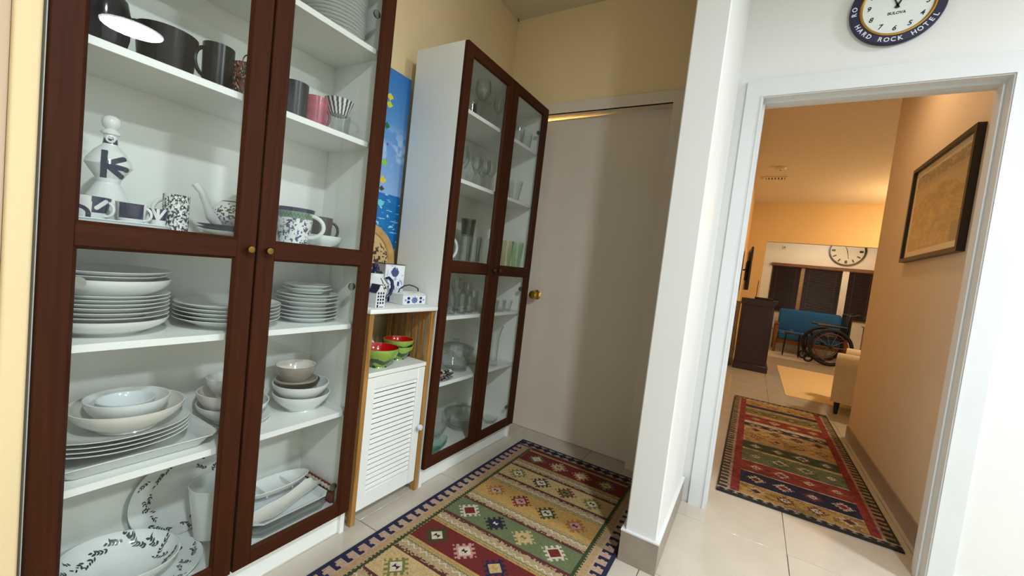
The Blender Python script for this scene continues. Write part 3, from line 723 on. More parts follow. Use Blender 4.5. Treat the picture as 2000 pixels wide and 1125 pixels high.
mb.build('dish', 'cer', dd)
for yy in (-.045, .045): B(-.042, .042, yy - .002, yy + .002, .003, .022, bev=.001).build('divider', 'cer', dd)
cl = thing('folded_cloth', 'folded red cloth with pale lace edge in the cabinet corner', 'cloth', (-.165, .770, zb + .0))
B(-.10, .10, -.006, .010, 0, .062, bev=.003, seg=2).build('fold', 'redcloth', cl)
mb = MB(); 
for k in range(10): mb.lathe([(0, 0), (.0095, 0), (.0095, .002), (0, .002)], 12, c=(-.09 + k * .02, 0, 0))
mb.v = [(x, -.0075 - z, .060 + y * .9) for x, y, z in mb.v]; mb.build('lace_edge', 'cream_cer', cl, kind='stuff')

# ================================================================== GLASSWARE in the far cabinet
def wineglass_prof(R, h, bh, t=.0018, foot=.85):
    zb_ = h - bh; P = [(0, .001), (R * foot, 0), (R * foot, .0015), (.006, .006), (.0042, .02), (.004, zb_ - .008), (.008, zb_)]
    P += [(R * math.sin(PI / 2 * min(1, s / 5 * .97 + .1)) * (1 if s < 5 else .94), zb_ + bh * (s / 7) ** 1.25) for s in range(1, 6)] + [(R * .9, zb_ + bh * .85), (R * .82, h)]
    P += [(R * .82 - t, h), (R * .9 - t, zb_ + bh * .85)] + [(R * math.sin(PI / 2 * min(1, s / 5 * .97 + .1)) * (1 if s < 5 else .94) - t, zb_ + bh * (s / 7) ** 1.25 + t) for s in range(5, 0, -1)] + [(0, zb_ + .004)]
    return P
def glass_stem(x, y, z, R, h, label, bh=None, m='glass', group='stemmed glasses'):
    me = cached(('w', R, h, bh, m), lambda: MB().lathe(wineglass_prof(R, h, bh or h * .5), 28).mesh('wine_glass', m))
    return tag(link('wine_glass', me, None, (x, y, z)), label, 'glass', group)
def glass_cup(x, y, z, r0, r1, h, label, m='glass', group='tumblers', facets=0):
    me = cached(('t', r0, r1, h, m, facets), lambda: MB().lathe(mugprof(r0, r1, h, .0022, 6), facets or 28).mesh('tumbler', m, smooth=(20 if facets else 40)))
    return tag(link('tumbler', me, None, (x, y, z)), label, 'glass', group)
zA, zB_, zC, zD, zE, zF = [s + .0005 for s in SH] + [.1065]
glass_stem(-.085, 1.448, zA, .040, .200, 'large balloon wine glass on the top shelf of the far cabinet')
glass_stem(-.085, 1.595, zA, .028, .182, 'slim stemmed glass near the middle stile on the top shelf')
glass_stem(-.20, 1.40, zA, .036, .19, 'stemmed glass at the back left of the top shelf')
glass_cup(-.075, 1.345, zA, .030, .034, .075, 'short tumbler at the left end of the top shelf')
tag(MB().lathe([(0, 0), (.014, 0), (.015, .004), (.015, .05), (.009, .058), (.009, .066), (0, .066)], 20).build('dark_bottle', 'dark_cer', loc=(-.09, 1.394, zA)), 'small dark bottle between the glasses on the top shelf', 'bottle')
glass_cup(-.07, 1.70, zA, .030, .036, .085, 'short tumbler just right of the middle stile on the top shelf')
glass_cup(-.075, 1.80, zA, .030, .036, .085, 'short tumbler in the middle of the right top shelf')
glass_cup(-.075, 1.89, zA, .030, .036, .085, 'short tumbler at the right end of the top shelf')
for (x, y, R, h, l) in [(-.13, 1.395, .028, .19, 'tall goblet at the left end of the second shelf'), (-.085, 1.455, .027, .15, 'short goblet in the front row of the second shelf'), (-.18, 1.47, .03, .185, 'tall goblet in the back row of the second shelf, second from left'), (-.08, 1.532, .027, .15, 'short goblet in the front row of the second shelf beside the middle stile'), (-.15, 1.555, .029, .17, 'goblet behind the two short goblets of the second shelf'), (-.10, 1.61, .028, .165, 'goblet nearest the middle stile on the second shelf'), (-.19, 1.66, .03, .185, 'tall goblet in the back row right of the others')]:
    glass_stem(x, y, zB_, R, h, l)
glass_cup(-.085, 1.845, zB_, .028, .044, .115, 'single flared tumbler on the right of the second shelf')
# middle shelf
rg = thing('ring_ornament', 'white ring-shaped dish standing at the left of the middle glass shelf', 'ornament', (-.105, 1.330, zC))
MB().tube([(.0 + .012 * math.cos(g), .052 * math.cos(g), .0605 + .052 * math.sin(g)) for g in [2 * PI * k / 32 for k in range(32)]], .0075, 8, closed=True).build('ring', 'cer', rg)
B(-.02, .02, -.015, .015, 0, .006, bev=.001).build('foot', 'cer', rg)
for (x, y, l) in [(-.075, 1.415, 'faceted tumbler in front, leftmost of the middle glass shelf'), (-.08, 1.50, 'faceted tumbler in front, second from left on the middle glass shelf'), (-.08, 1.585, 'faceted tumbler next to the middle stile on the middle glass shelf'), (-.18, 1.43, 'faceted tumbler in the back row, left, middle glass shelf'), (-.165, 1.545, 'faceted tumbler carrying the smoked grey glass'), (-.19, 1.665, 'faceted tumbler in the back row behind the middle stile')]:
    glass_cup(x, y, zC, .033, .039, .135, l, facets=12, group='faceted tumblers')
glass_cup(-.165, 1.548, zC + .1365, .034, .040, .092, 'smoked grey glass standing on a faceted tumbler', m='glass_grey')
glass_cup(-.085, 1.835, zC, .026, .036, .150, 'amber tinted flared glass on the right of the middle shelf', m='glass_amber')
glass_cup(-.068, 1.925, zC, .026, .036, .150, 'green tinted flared glass at the right end of the middle shelf', m='glass_green')
# fourth shelf
for (x, y, h, r, l) in [(-.072, 1.362, .092, .023, 'small shot tumbler, leftmost on the fourth glass shelf'), (-.072, 1.442, .100, .027, 'small tumbler, second from left on the fourth glass shelf'), (-.10, 1.575, .112, .027, 'tumbler beside the middle stile on the fourth glass shelf'), (-.15, 1.50, .120, .028, 'tumbler in the second row of the fourth glass shelf'), (-.075, 1.51, .085, .025, 'low tumbler in front on the fourth glass shelf')]:
    glass_cup(x, y, zD, r * .85, r, h, l)
glass_stem(-.20, 1.425, zD, .028, .165, 'stemmed glass at the back left of the fourth glass shelf')
glass_stem(-.20, 1.545, zD, .028, .17, 'stemmed glass at the back of the fourth shelf, middle')
glass_stem(-.19, 1.64, zD, .028, .15, 'stemmed glass at the back of the fourth shelf behind the stile')
for (x, y, l) in [(-.07, 1.735, 'small glass cup right of the middle stile on the fourth shelf'), (-.07, 1.81, 'small glass cup in the middle of the right fourth shelf'), (-.07, 1.885, 'small glass cup at the right end of the fourth shelf'), (-.15, 1.78, 'small glass cup in the back row of the right fourth shelf')]:
    glass_cup(x, y, zD, .020, .030, .062, l, group='small glass cups')
# fifth shelf: casserole, patterned bundle, vase
def casserole(x, y, z, R, h, label, sy=1.0):
    t = thing('glass_casserole', label, 'casserole', (x, y, z))
    MB().lathe(bowl_prof(R, h, .7, .005, .45), 48, sy=sy).build('dish', 'glass', t)
    MB().lathe([(R + .004, h + .0015), (R + .004, h + .006), (R * .9, h + .012), (R * .5, h + .026), (.016, h + .031), (.012, h + .040), (.020, h + .050), (0, h + .053), (0, h + .046), (.006, h + .028), (R * .5, h + .021), (R * .88, h + .007)], 48, sy=sy, closed=False).build('lid', 'glass', t)
    for s in (-1, 1):
        MB().tube([(.020 * math.cos(g), s * (R * sy + .001 + .016 * math.sin(g)), h - .012) for g in [PI * k / 8 for k in range(9)]], .004, 6).build('handle', 'glass', t)
    return t
casserole(-.158, 1.545, zE, .098, .115, 'round glass casserole with knobbed lid on the fifth glass shelf')
pb = thing('floral_ornament', 'small dark and gold floral ornament in front of the casserole', 'ornament', (-.062, 1.355, zE))
mb = MB(); rnd = random.Random(4)
def flower_paint(th, z, r, i):
    q = float(vnoise(np.array(th * 6), np.array(z * 160))); return np.array(lin((.62, .55, .42))) if q > .62 else (np.array(lin((.5, .5, .52))) if q < .3 else np.array(lin((.16, .15, .16))))
MB().lathe([(0, 0)] + [(.022 + .006 * math.sin(s * 1.3), .002 + s * .004) for s in range(9)] + [(0, .04)], 48, sx=.9, sy=2.2, paint=flower_paint).build('body', 'v_cer', pb, vc=True)
for k in range(7):
    a = rnd.uniform(0, 6.28); MB().lathe([(0, -.004), (.008, 0), (.011, .006), (.006, .008), (0, .006)], 8).build('petal', 'cream_cer' if k % 2 else 'dark_cer', pb, (.010 * math.cos(a), -.035 + k * .012, .038), (rnd.uniform(-.5, .5), rnd.uniform(-.5, .5), 0))
tag(MB().lathe([(0, .0), (.026, 0), (.027, .006), (.025, .03), (.024, .10), (.026, .16), (.032, .20), (.043, .235), (.041, .235), (.030, .20), (.024, .16), (.022, .10), (.022, .03), (0, .02)], 32).build('vase', 'glass', loc=(-.075, 1.80, zE)), 'tall clear flared vase on the right of the fifth glass shelf', 'vase')
bowl(-.16, 1.715, zE, .06, .07, 'small clear bowl behind the middle stile on the fifth glass shelf', 'glass', .5)
# floor of the far cabinet
bowl(-.195, 1.470, zF, .088, .115, 'deep clear bowl at the left on the far cabinet floor', 'glass', .5, curve=.5)
casserole(-.165, 1.690, zF, .108, .085, 'lidded round glass casserole on the far cabinet floor', 1.0)
mb = MB(); mb.lathe(bowl_prof(.085, .045, .6, .005, .6), 72, sx=.62, sy=1.25)
mb.v = [(x * (1 + (.05 * math.sin(9 * math.atan2(y, x)) if z > .02 else 0)), y * (1 + (.05 * math.sin(9 * math.atan2(y, x)) if z > .02 else 0)), z) for x, y, z in mb.v]
tag(mb.build('wavy_dish', 'glass_aqua', loc=(-.085, 1.338, zF), rot=(0, 0, 0)), 'aqua green wavy-edged glass dish at the front left of the far cabinet floor', 'dish')
tag(MB().lathe(bowl_prof(.055, .03, .5, .004, .7), 48, sx=.8, sy=1).build('glass_dish', 'glass', loc=(-.085, 1.86, zF)), 'small clear glass dish at the right on the far cabinet floor', 'dish')

# ================================================================== things on and in the rack
zr = .8465
hs = thing('house_ornament', 'tiny white porcelain canal house with blue windows at the front of the rack', 'ornament', (-.052, .885, zr))
MB().prism([(-.022, 0), (.022, 0), (.022, .058), (.010, .074), (.006, .088), (-.006, .088), (-.010, .074), (-.022, .058)], 'x', -.03, .015).build('body', 'cer', hs)
MB().prism([(-.0235, .058), (-.0225, .0585), (-.0108, .0745), (-.0068, .0885), (.0068, .0885), (.0108, .0745), (.0225, .0585), (.0235, .058), (.0120, .0755), (.0080, .0905), (-.0080, .0905), (-.0120, .0755)], 'x', -.032, .0135).build('roof', 'navy', hs)
for r in range(4):
    for c in (-1, 0, 1):
        B(.0148, .0157, c * .0125 - .0035, c * .0125 + .0035, .016 + r * .0125, .024 + r * .0125).build('window', 'navy', hs)
B(.0148, .0157, -.0165, -.0095, .002, .013).build('door', 'navy', hs); B(.0148, .0157, -.005, .016, .003, .0055).build('step', 'navy', hs)
def jug_paint(th, z, r, i):
    q = float(vnoise(np.array(th * 6 + 1), np.array(z * 95))); q2 = float(vnoise(np.array(th * 15), np.array(z * 190)))
    if z > .112: return WH
    return np.array(lin((.30, .28, .34))) if q * .5 + q2 * .5 > .60 else WH
jg = thing('teapot', 'round white teapot with dark floral print behind the canal house', 'teapot', (-.135, .928, zr))
MB().lathe([(0, 0), (.032, 0), (.035, .004)] + [(.035 + .027 * math.sin(PI * .62 * s / 16), .004 + .105 * s / 16) for s in range(1, 14)] + [(.042, .112), (.037, .116), (.037, .128), (0, .128)], 64, paint=jug_paint).build('body', 'v_cer', jg, vc=True)
MB().lathe([(.036, .1285), (.034, .134), (.012, .142), (.008, .148), (.013, .156), (.012, .166), (0, .171)], 28).build('lid', 'navy', jg)
MB().tube([(.01, .045, .105), (.012, .066, .112), (.014, .084, .098), (.014, .090, .07), (.012, .082, .042), (.008, .056, .022)], [.005, .006, .0075, .0075, .0065, .005], 10).build('handle', 'navy', jg)
def delft(u, v, kind):
    base = np.tile(rgb('#dfe4e6'), (len(u), 1)); ink = rgb('#27346f'); mid = rgb('#8fa0c8')
    if kind == 'can':
        q = vnoise(u * 9, v * 10) * .55 + vnoise(u * 21, v * 24) * .45
        tree = (np.hypot((u - .5) * 1.0, (v - .82) * 1.5) < .20) & (q > .35)
        bld = (v < .55) & (np.abs(u - .42) < .10 + .20 * (.55 - v)) & (q > .40)
        base[q > .70] = mid; base[(v < .22) & (q > .45)] = mid; base[tree | bld] = ink; base[(np.abs(u - .72) < .05) & (np.abs(v - .5) < .06)] = ink
    else:
        du, dv = (u - .5) * 2.6, v - .5; R = np.hypot(du, dv); a = np.arctan2(dv, du)
        ro = R < .36 + .04 * np.cos(8 * a); sp = np.sin(R * 34 + a) > .1
        base[ro & sp] = ink; base[ro & ~sp] = mid
        for s in (-1, 1):
            for w_ in (-1, 1): base[np.hypot(du - s * .72, dv - w_ * .22) < .17] = ink
            base[(np.hypot(du - s * 1.05, dv) < .13)] = mid
    return base
cn = thing('square_canister', 'square blue and white chinoiserie canister at the back of the rack', 'canister', (-.215, 1.085, zr), rz=-.30)
B(-.046, .046, -.046, .046, 0, .165, bev=.002).build('body', 'cer', cn)
grid('front_picture', lambda u, v: (0 * u + .0466, -.044 + .088 * u, .003 + .158 * v), 44, 78, lambda u, v: delft(u, v, 'can'), 'v_cer', cn)
grid('side_picture', lambda u, v: (-.044 + .088 * u, 0 * u - .0466, .003 + .158 * v), 44, 78, lambda u, v: delft(u + .3, v, 'can'), 'v_cer', cn)
B(-.047, .047, -.047, .047, .1655, .1685).build('rim', 'navy', cn)
bd = thing('butter_dish', 'blue and white flowered butter dish with dark arched handle on the rack', 'dish', (-.125, 1.118, zr))
B(-.042, .042, -.070, .068, 0, .042, bev=.002).build('box', 'cer', bd)
grid('front_flower', lambda u, v: (0 * u + .0426, -.068 + .134 * u, .002 + .038 * v), 80, 24, lambda u, v: delft(u, v, 'rose'), 'v_cer', bd)
MB().add([(-.042, -.07, .0425), (.042, -.07, .0425), (.042, .068, .0425), (-.042, .068, .0425), (-.022, -.05, .056), (.022, -.05, .056), (.022, .048, .056), (-.022, .048, .056)], [(0, 1, 5, 4), (1, 2, 6, 5), (2, 3, 7, 6), (3, 0, 4, 7), (4, 5, 6, 7), (3, 2, 1, 0)]).build('lid', 'cer', bd)
MB().tube([(0, -.060, .050), (0, -.055, .064), (0, -.03, .078), (0, 0, .083), (0, .03, .077), (0, .056, .068), (0, .060, .050)], .003, 8).build('handle', 'navy', bd)
# round wooden plate leaning on the wall
wp = thing('wooden_plate', 'round carved wooden plate with burned picture leaning on the wall', 'plate', (-.318, 1.022, zr + .0005), rot=(0, -.05, 0))
mb = MB().lathe([(0, 0), (.158, 0), (.170, .006), (.170, .014), (.160, .018), (.136, .016), (.132, .010), (0, .010)], 72)
mb.v = [(z, y, .170 + x) for x, y, z in mb.v]; mb.build('dish', 'wood_l', wp)
def burn(u, v):
    x, y = (u * 2 - 1), (v * 2 - 1); q = vnoise(u * 16, v * 16) * .5 + vnoise(u * 34, v * 30) * .5
    c = np.tile(rgb('#c9ab74'), (len(u), 1)); d = rgb('#3c2a1a')
    t = (np.abs(y) < .75) & (q > .56); c[t] = d; c[(q > .48) & (q < .54) & (y < 0)] = rgb('#8d6f45')
    return c
def disc(u, v):
    x, y = u * 2 - 1, v * 2 - 1
    xx, yy = x * np.sqrt(1 - y * y / 2), y * np.sqrt(1 - x * x / 2); return (0 * u + .0106, xx * .13, .17 + yy * .13)
grid('burned_picture', disc, 80, 80, burn, 'v_wood', wp)
# painting on the wall
pt = thing('canvas_painting', 'tall seaside canvas with blue sky and kites hanging between the cabinets', 'painting', (-.379, 0, 0))
B(0, .034, .66, 1.222, 1.084, 1.892).build('canvas', 'trimw', pt)
def seapaint(u, v):
    z = 1.084 + v * .808; y = .66 + u * .562; n_ = len(u); c = np.zeros((n_, 3))
    s = np.clip((z - 1.33) / .56, 0, 1)[:, None]
    c[:] = rgb('#8fb2dc') * (1 - s) + rgb('#2f74b8') * s
    cl_ = vnoise(y * 22, z * 30) * .6 + vnoise(y * 60, z * 70) * .4
    k = np.clip((cl_ - .52) * 3, 0, .55) * (np.exp(-((z - 1.56) / .07) ** 2) + .6 * np.exp(-((z - 1.47) / .05) ** 2)); c = c * (1 - k[:, None]) + rgb('#dbe3ee') * k[:, None]
    sea = z < 1.332; wv = vnoise(y * 40, z * 140) * .6 + vnoise(y * 90, z * 300) * .4
    c[sea] = (rgb('#0f5fae') * (1 - .6 * wv[:, None]) + rgb('#2a9fc4') * .6 * wv[:, None])[sea]
    c[sea & (wv > .74)] = rgb('#9fd4e2')
    for (yy, zz, h_, sz) in [(1.103, 1.768, '#e0d532', .020), (1.103, 1.733, '#cfd43a', .020), (1.098, 1.637, '#1f6a3a', .020), (1.112, 1.556, '#6a2c8a', .007), (1.104, 1.471, '#8cc63a', .020), (1.104, 1.392, '#dcc63a', .022), (1.102, 1.352, '#30463a', .016), (1.104, 1.285, '#6fd0d8', .022), (1.0, 1.22, '#e8e8e0', .03), (.96, 1.70, '#d04030', .03)]:
        c[(np.abs(y - yy) + np.abs(z - zz) * 1.2) < sz] = rgb(h_)
    return c
grid('painted_face', lambda u, v: (0 * u + .0345, .66 + .562 * u, 1.084 + .808 * v), 190, 260, seapaint, 'v_print', pt)
# watermelon bowls in the open compartment
zm = .5975
G1, G2, RD = np.array(lin((.55, .68, .30))), np.array(lin((.17, .30, .12))), np.array(lin((.72, .05, .06)))
def melon(r_in):
    def f(th, z, r, i):
        if i >= r_in: return RD if z < .9 else G1
        s = math.sin(th * 4 + .6 * math.sin(z * 70)); q = float(vnoise(np.array(th * 9), np.array(z * 90)))
        band = abs(z - .030 - .006 * math.sin(th * 5)) < .010
        return G2 if (band or (z < .02 and s + q > 1.0)) else (G1 * .92 if q > .5 else G1)
    return f
def melon_bowl(x, y, z, R, h, label):
    P = fine(bowl_prof(R, h, .42, .0045, .6), .004)
    k = max(range(len(P)), key=lambda q: P[q][1])
    return tag(MB().lathe(P, 96, paint=melon(k + 1)).build('watermelon_bowl', 'v_cer', loc=(x, y, z), vc=True), label, 'bowl', 'watermelon bowls')
melon_bowl(-.088, .950, zm, .080, .080, 'watermelon bowl with red inside, nearest in the rack compartment')
melon_bowl(-.135, 1.098, zm, .066, .062, 'lower watermelon bowl of the stacked pair in the rack')
melon_bowl(-.135, 1.098, zm + .028, .066, .062, 'upper watermelon bowl of the stacked pair in the rack')
mug(-.235, .965, zm, .036, .040, .10, 'clear glass mug with curved handle at the back of the rack compartment', 'glass', az=CAMAZ(-.235, .965) + 1.3, out=.035, name='glass_mug', hm='cer')

# ================================================================== clock on the white wall
ck = thing('wall_clock', 'round wall clock with navy lettered rim above the doorway', 'clock', (1.527, 2.0, 2.278))
def yl(mb):  # lathe axis z -> towards the viewer (-y)
    mb.v = [(x, -z, y) for x, y, z in mb.v]; return mb
yl(MB().lathe([(0, .001), (.142, .001), (.150, .008), (.150, .020), (.147, .025), (.119, .025), (.118, .022), (0, .022)], 96)).build('case', 'navyband', ck)
yl(MB().lathe([(.108, .0222), (.1185, .0222), (.1185, .0275), (.114, .029), (.108, .0235)], 96, closed=True)).build('gold_ring', 'goldring', ck)
yl(MB().lathe([(0, .0222), (.1085, .0222), (.1085, .0232), (0, .0232)], 96)).build('dial', 'dial', ck)
def text_mb(s, size, shear=0.0):
    cu = bpy.data.curves.new('txt', 'FONT'); cu.body = s; cu.size = size; cu.align_x = 'CENTER'; cu.align_y = 'CENTER'; cu.extrude = .0004; cu.shear = shear; cu.offset = size * .02; cu.resolution_u = 3
    o = bpy.data.objects.new('txt', cu); COL.objects.link(o)
    dg = bpy.context.evaluated_depsgraph_get(); dg.update(); me = bpy.data.meshes.new_from_object(o.evaluated_get(dg))
    v = [tuple(p.co) for p in me.vertices]; f = [tuple(p.vertices) for p in me.polygons]
    bpy.data.objects.remove(o, do_unlink=True); bpy.data.curves.remove(cu); bpy.data.meshes.remove(me)
    return v, f
def arc_text(s, a0, step, R, size, out=False):
    for k, chh in enumerate(s):
        if chh == ' ': continue
        v, f = text_mb(chh, size); a = a0 + step * k
        if out: rt = a - PI / 2
        else: rt = a + PI / 2
        MB().add([(R * math.cos(a) + x * math.cos(rt) - y * math.sin(rt), -.0254 - z, R * math.sin(a) + x * math.sin(rt) + y * math.cos(rt)) for x, y, z in v], f).build('letter', 'letter', ck, smooth=0)
arc_text('HARD ROCK HOTEL', math.radians(209), math.radians(8.9), .1345, .0235)
arc_text('RO', math.radians(186), -math.radians(9.5), .1345, .0235, out=True)
v, f = text_mb('BULOVA', .0145, .15)
MB().add([(x, -.0236 - z, y - .030) for x, y, z in v], f).build('maker_name', 'blackmark', ck, smooth=0)
for h in range(1, 13):
    a = PI / 2 - h * PI / 6; v, f = text_mb(str(h), .026, .25)
    MB().add([(.090 * math.cos(a) + x, -.0236 - z, .090 * math.sin(a) + y) for x, y, z in v], f).build('numeral', 'blackmark', ck, smooth=0)
for (L_, wd, a, nmn) in ((.055, .005, math.radians(62), 'hour_hand'), (.082, .0035, math.radians(115), 'minute_hand')):
    c, s = math.cos(a), math.sin(a)
    P = [(-.012 * c + wd * s, -.012 * s - wd * c), (L_ * c, L_ * s), (-.012 * c - wd * s, -.012 * s + wd * c)]
    MB().prism(P, 'y', -.0262, -.0252).build(nmn, 'blackmark', ck, smooth=0)

# ================================================================== RUGS
def kilim(name, label, x0, x1, y0, y1, cell, fn, parent=None):
    t = thing(name, label, 'rug', (x0, y0, 0))
    W, L = x1 - x0, y1 - y0; nu, nv = int(W / cell), int(L / cell)
    B(0, W, 0, L, .001, .0068, bev=.001).build('backing', mat(name + '_backing', '#2a2436', .95, .1, 60), t)
    grid('woven_face', lambda u, v: (u * W, v * L, .0072 + .0005 * np.sin(u * W * 900) * np.sin(v * L * 900)), nu, nv, lambda u, v: fn(u * W, v * L, W, L), 'v_rug', t)
    return t
def motif(c, dx, dy, s, oc, ic, dot=None, serr=True):
    """stepped diamond medallion with serrated outline, woven cell by cell"""
    ax, ay = np.abs(dx) / s, np.abs(dy) / s
    d = ax + ay
    tooth = (np.floor((ax - ay) * 3.2 + .3 * np.sign(dx * dy)) % 2)
    o = d < ((.80 + .34 * tooth) if serr else .80); c[o] = oc
    c[d < .60] = ic
    if dot is not None:
        bt = (np.abs(dx) < s * .22) & (np.abs(dy) < s * (.04 + .75 * np.abs(dx) / s)); c[bt] = dot
K = {k: rgb(v) for k, v in dict(navy='#161a40', tan='#b59a70', pink='#bca18c', green='#33431d', red='#6f1b16', cream='#c9b27c', gold='#bf9a52', sage='#6a7850', white='#d8d0ba', brown='#6b2f22', beige='#b6a27c', olive='#76793a', dk='#2b1a1c', rose='#c9938a', orange='#a8683a').items()}
def rug1(x, y, W, L):
    n = len(x); c = np.tile(K['tan'], (n, 1)); Y = y + RY0
    ex = np.minimum(x, W - x)
    # side border: navy with hooked tan teeth
    ph = ((Y / .047) % 1); ph = np.where(x < W / 2, ph, 1 - ph)
    tooth = .022 + .026 * (np.abs(ph - .45) < .27) * (1) + .012 * (np.abs(ph - .62) < .16)
    c[ex < .060] = K['pink']
    c[(ex < .016)] = K['navy']
    hook = ((ph < .30) & (ex < .050)) | ((ph < .42) & (ex < .028)) | ((np.abs(ph - .20) < .27) & (ex > .040) & (ex < .054))
    c[hook & (ex < .056)] = K['navy']
    # green comb
    cp = (Y / .0165) % 1
    c[(ex > .094) & (ex < .104)] = K['green']
    c[(ex > .086) & (ex < .112) & (cp < .5)] = K['green']
    # field of cross bands
    fx = (ex > .107)
    P = .2085; C0 = 1.837
    k = np.round((C0 - Y) / P); dv = Y - (C0 - k * P)        # dv>0 towards the far end
    bands = ['red', 'cream', 'gold', 'sage', 'red', 'cream', 'red', 'sage', 'gold']
    inb = np.abs(dv) < .063
    for q in range(9):
        m = fx & inb & (k == q); c[m] = K[bands[q]]
    sep = fx & ~inb
    # separators: graded brown on one side, crochet waves and fine lines on the other
    s = np.where(dv > 0, dv - .063, P - .063 + dv)           # distance up from the band below/near: 0..0.0825
    kk = np.where(dv > 0, k, k + 1)                          # separator between kk-1 (far) and kk (near)
    even = (kk % 2 == 1)
    d_ = np.where(even, s, (P - .126) - s)                   # distance from the brown-graded side
    g = np.clip(d_ / .034, 0, 1)[:, None]
    col = K['dk'] * .25 + K['brown'] * .75
    grad = col * (1 - g) + K['beige'] * g
    dith = hash2(np.floor(x / .006), np.floor(Y / .006))[:, None]
    grad = np.where((g + (dith - .5) * .5) < .5, col, K['beige'])
    c[sep] = grad[sep]
    wave = np.abs(d_ - .046 - .006 * np.sin(x / .030 * 2 * PI)) < .0028; c[sep & wave] = K['white']
    wv2 = np.abs(d_ - .057 - .004 * np.abs(np.sin(x / .016 * PI))) < .0026; c[sep & wv2] = K['olive']
    c[sep & (d_ > .0655) & (d_ < .070)] = K['gold']
    c[sep & (d_ > .070) & (d_ < .0755) & (((x / .006) % 1) < .55)] = K['olive']
    c[sep & (d_ > .0765)] = K['gold']
    M_ = {0: [('sage', 'white', 'gold'), ('beige', 'cream', 'dk'), ('gold', 'white', 'gold'), ('sage', 'cream', 'olive')], 1: [('olive', 'white', 'dk'), ('dk', 'white', 'dk'), ('brown', 'olive', 'dk'), ('olive', 'white', 'dk')],
          2: [('orange', 'pink', 'dk'), ('red', 'rose', 'dk'), ('green', 'white', 'dk'), ('orange', 'rose', 'dk')], 3: [('white', 'red', None), ('dk', 'navy', 'white'), ('cream', 'cream', 'olive'), ('white', 'red', None)],
          4: [('green', 'white', 'dk'), ('rose', 'white', 'dk'), ('navy', 'cream', 'gold'), ('green', 'white', 'dk')], 5: [('olive', 'white', 'dk'), ('red', 'rose', 'dk'), ('green', 'white', 'dk'), ('olive', 'white', 'dk')]}
    X = x + RX0
    for q in range(9):
        for j, xc in enumerate((.265, .398, .532, .666)):
            oc, ic, dt = M_[q % 6][j]; sel = np.where(fx & inb & (k == q) & (np.abs(X - xc) < .075))[0]
            if len(sel) == 0: continue
            sub = c[sel]; motif(sub, X[sel] - xc, dv[sel], .050, K[oc], K[ic], None if dt is None else K[dt]); c[sel] = sub
    # far and near end borders
    for e in (L - y, y):
        c[(e < .085) & (ex > .02)] = K['pink'] * .9
        c[e < .014] = K['navy']
        ph2 = (x / .052) % 1; c[(np.abs(e - .038) < .024 * (1 - 2 * np.abs(ph2 - .5)) + .003)] = K['navy'] * .8
        c[(e > .068) & (e < .076)] = K['dk']
        c[(e > .076) & (e < .095) & fx] = K['red']
    jit = (hash2(np.floor(x / .004) + 11, np.floor(Y / .004)) - .5)[:, None] * .16
    return c * (1 + jit) * np.array([.92, .89, .86])
RX0, RY0 = .078, .15
kilim('kilim_rug', 'flat-woven kilim rug with navy hooked border lying in the nook', RX0, .862, RY0, 2.012, .0032, rug1)
def rug2(x, y, W, L):
    n = len(x); c = np.tile(K['beige'], (n, 1)); ex = np.minimum(x, W - x); Y = y + 2.24
    rp = rgb('#963022')
    c[ex < .075] = K['pink'] * .95
    c[ex < .012] = K['green'] * .7
    c[(ex < .048) & (((Y / .05) % 1) < .5)] = K['green'] * .75
    c[(ex > .062) & (ex < .108)] = rp
    fx = ex > .108
    edges = [(2.30, 'gold'), (2.435, 'white'), (2.445, 'navy'), (2.625, 'white'), (2.635, 'red2'), (2.80, 'white'), (2.81, 'sage'), (3.02, 'cream'), (3.05, 'green'), (3.20, 'beige'), (3.25, 'gold'), (3.43, 'cream'), (3.60, 'navy'), (3.68, 'white'), (3.75, 'red2'), (3.93, 'cream'), (4.0, 'olive'), (4.15, 'beige'), (4.22, 'navy'), (4.30, 'gold'), (4.45, 'cream'), (9, 'cream')]
    K2 = dict(K); K2['red2'] = rp
    for (a, nm_), (b, _) in zip(edges[:-1], edges[1:]):
        c[fx & (Y >= a) & (Y < b)] = K2[nm_]
    rows = [(2.372, 'brown', 'white'), (2.536, 'white', 'red2'), (2.72, 'orange', 'white'), (2.915, 'white', 'olive'), (3.125, 'sage', 'white'), (3.34, 'brown', 'cream'), (3.52, 'dk', 'orange'), (3.64, 'white', 'navy'), (3.84, 'gold', 'white'), (4.07, 'dk', 'cream'), (4.37, 'brown', 'cream')]
    X = x + 1.143
    for r, (yc, oc, ic) in enumerate(rows):
        for j, xc in enumerate((1.328, 1.46, 1.594, 1.725)):
            o2, i2 = (oc, ic) if (j + r) % 3 else (ic, oc)
            sel = np.where(fx & (np.abs(X - xc) < .075) & (np.abs(Y - yc) < .07))[0]
            sub = c[sel]; motif(sub, X[sel] - xc, Y[sel] - yc, .046, K2[o2], K2[i2], K['dk']); c[sel] = sub
    for e in (y, L - y):
        c[(e < .06)] = K['white'] * .85
        c[e < .022] = K['green'] * .55
        ph = (x / .045) % 1; c[(e > .022) & (np.abs(e - .035) < .016 * (1 - 2 * np.abs(ph - .5)))] = K['dk']
    jit = (hash2(np.floor(x / .005) + 5, np.floor(Y / .005)) - .5)[:, None] * .25 - .22 * (vnoise(x * 38, Y * 60) > .6)[:, None]
    return (c * (1 + jit)) * np.array([.86, .82, .78])
kilim('kilim_rug', 'kilim runner with red side stripes lying in the hall beyond the doorway', 1.143, 1.898, 2.24, 4.58, .0048, rug2)

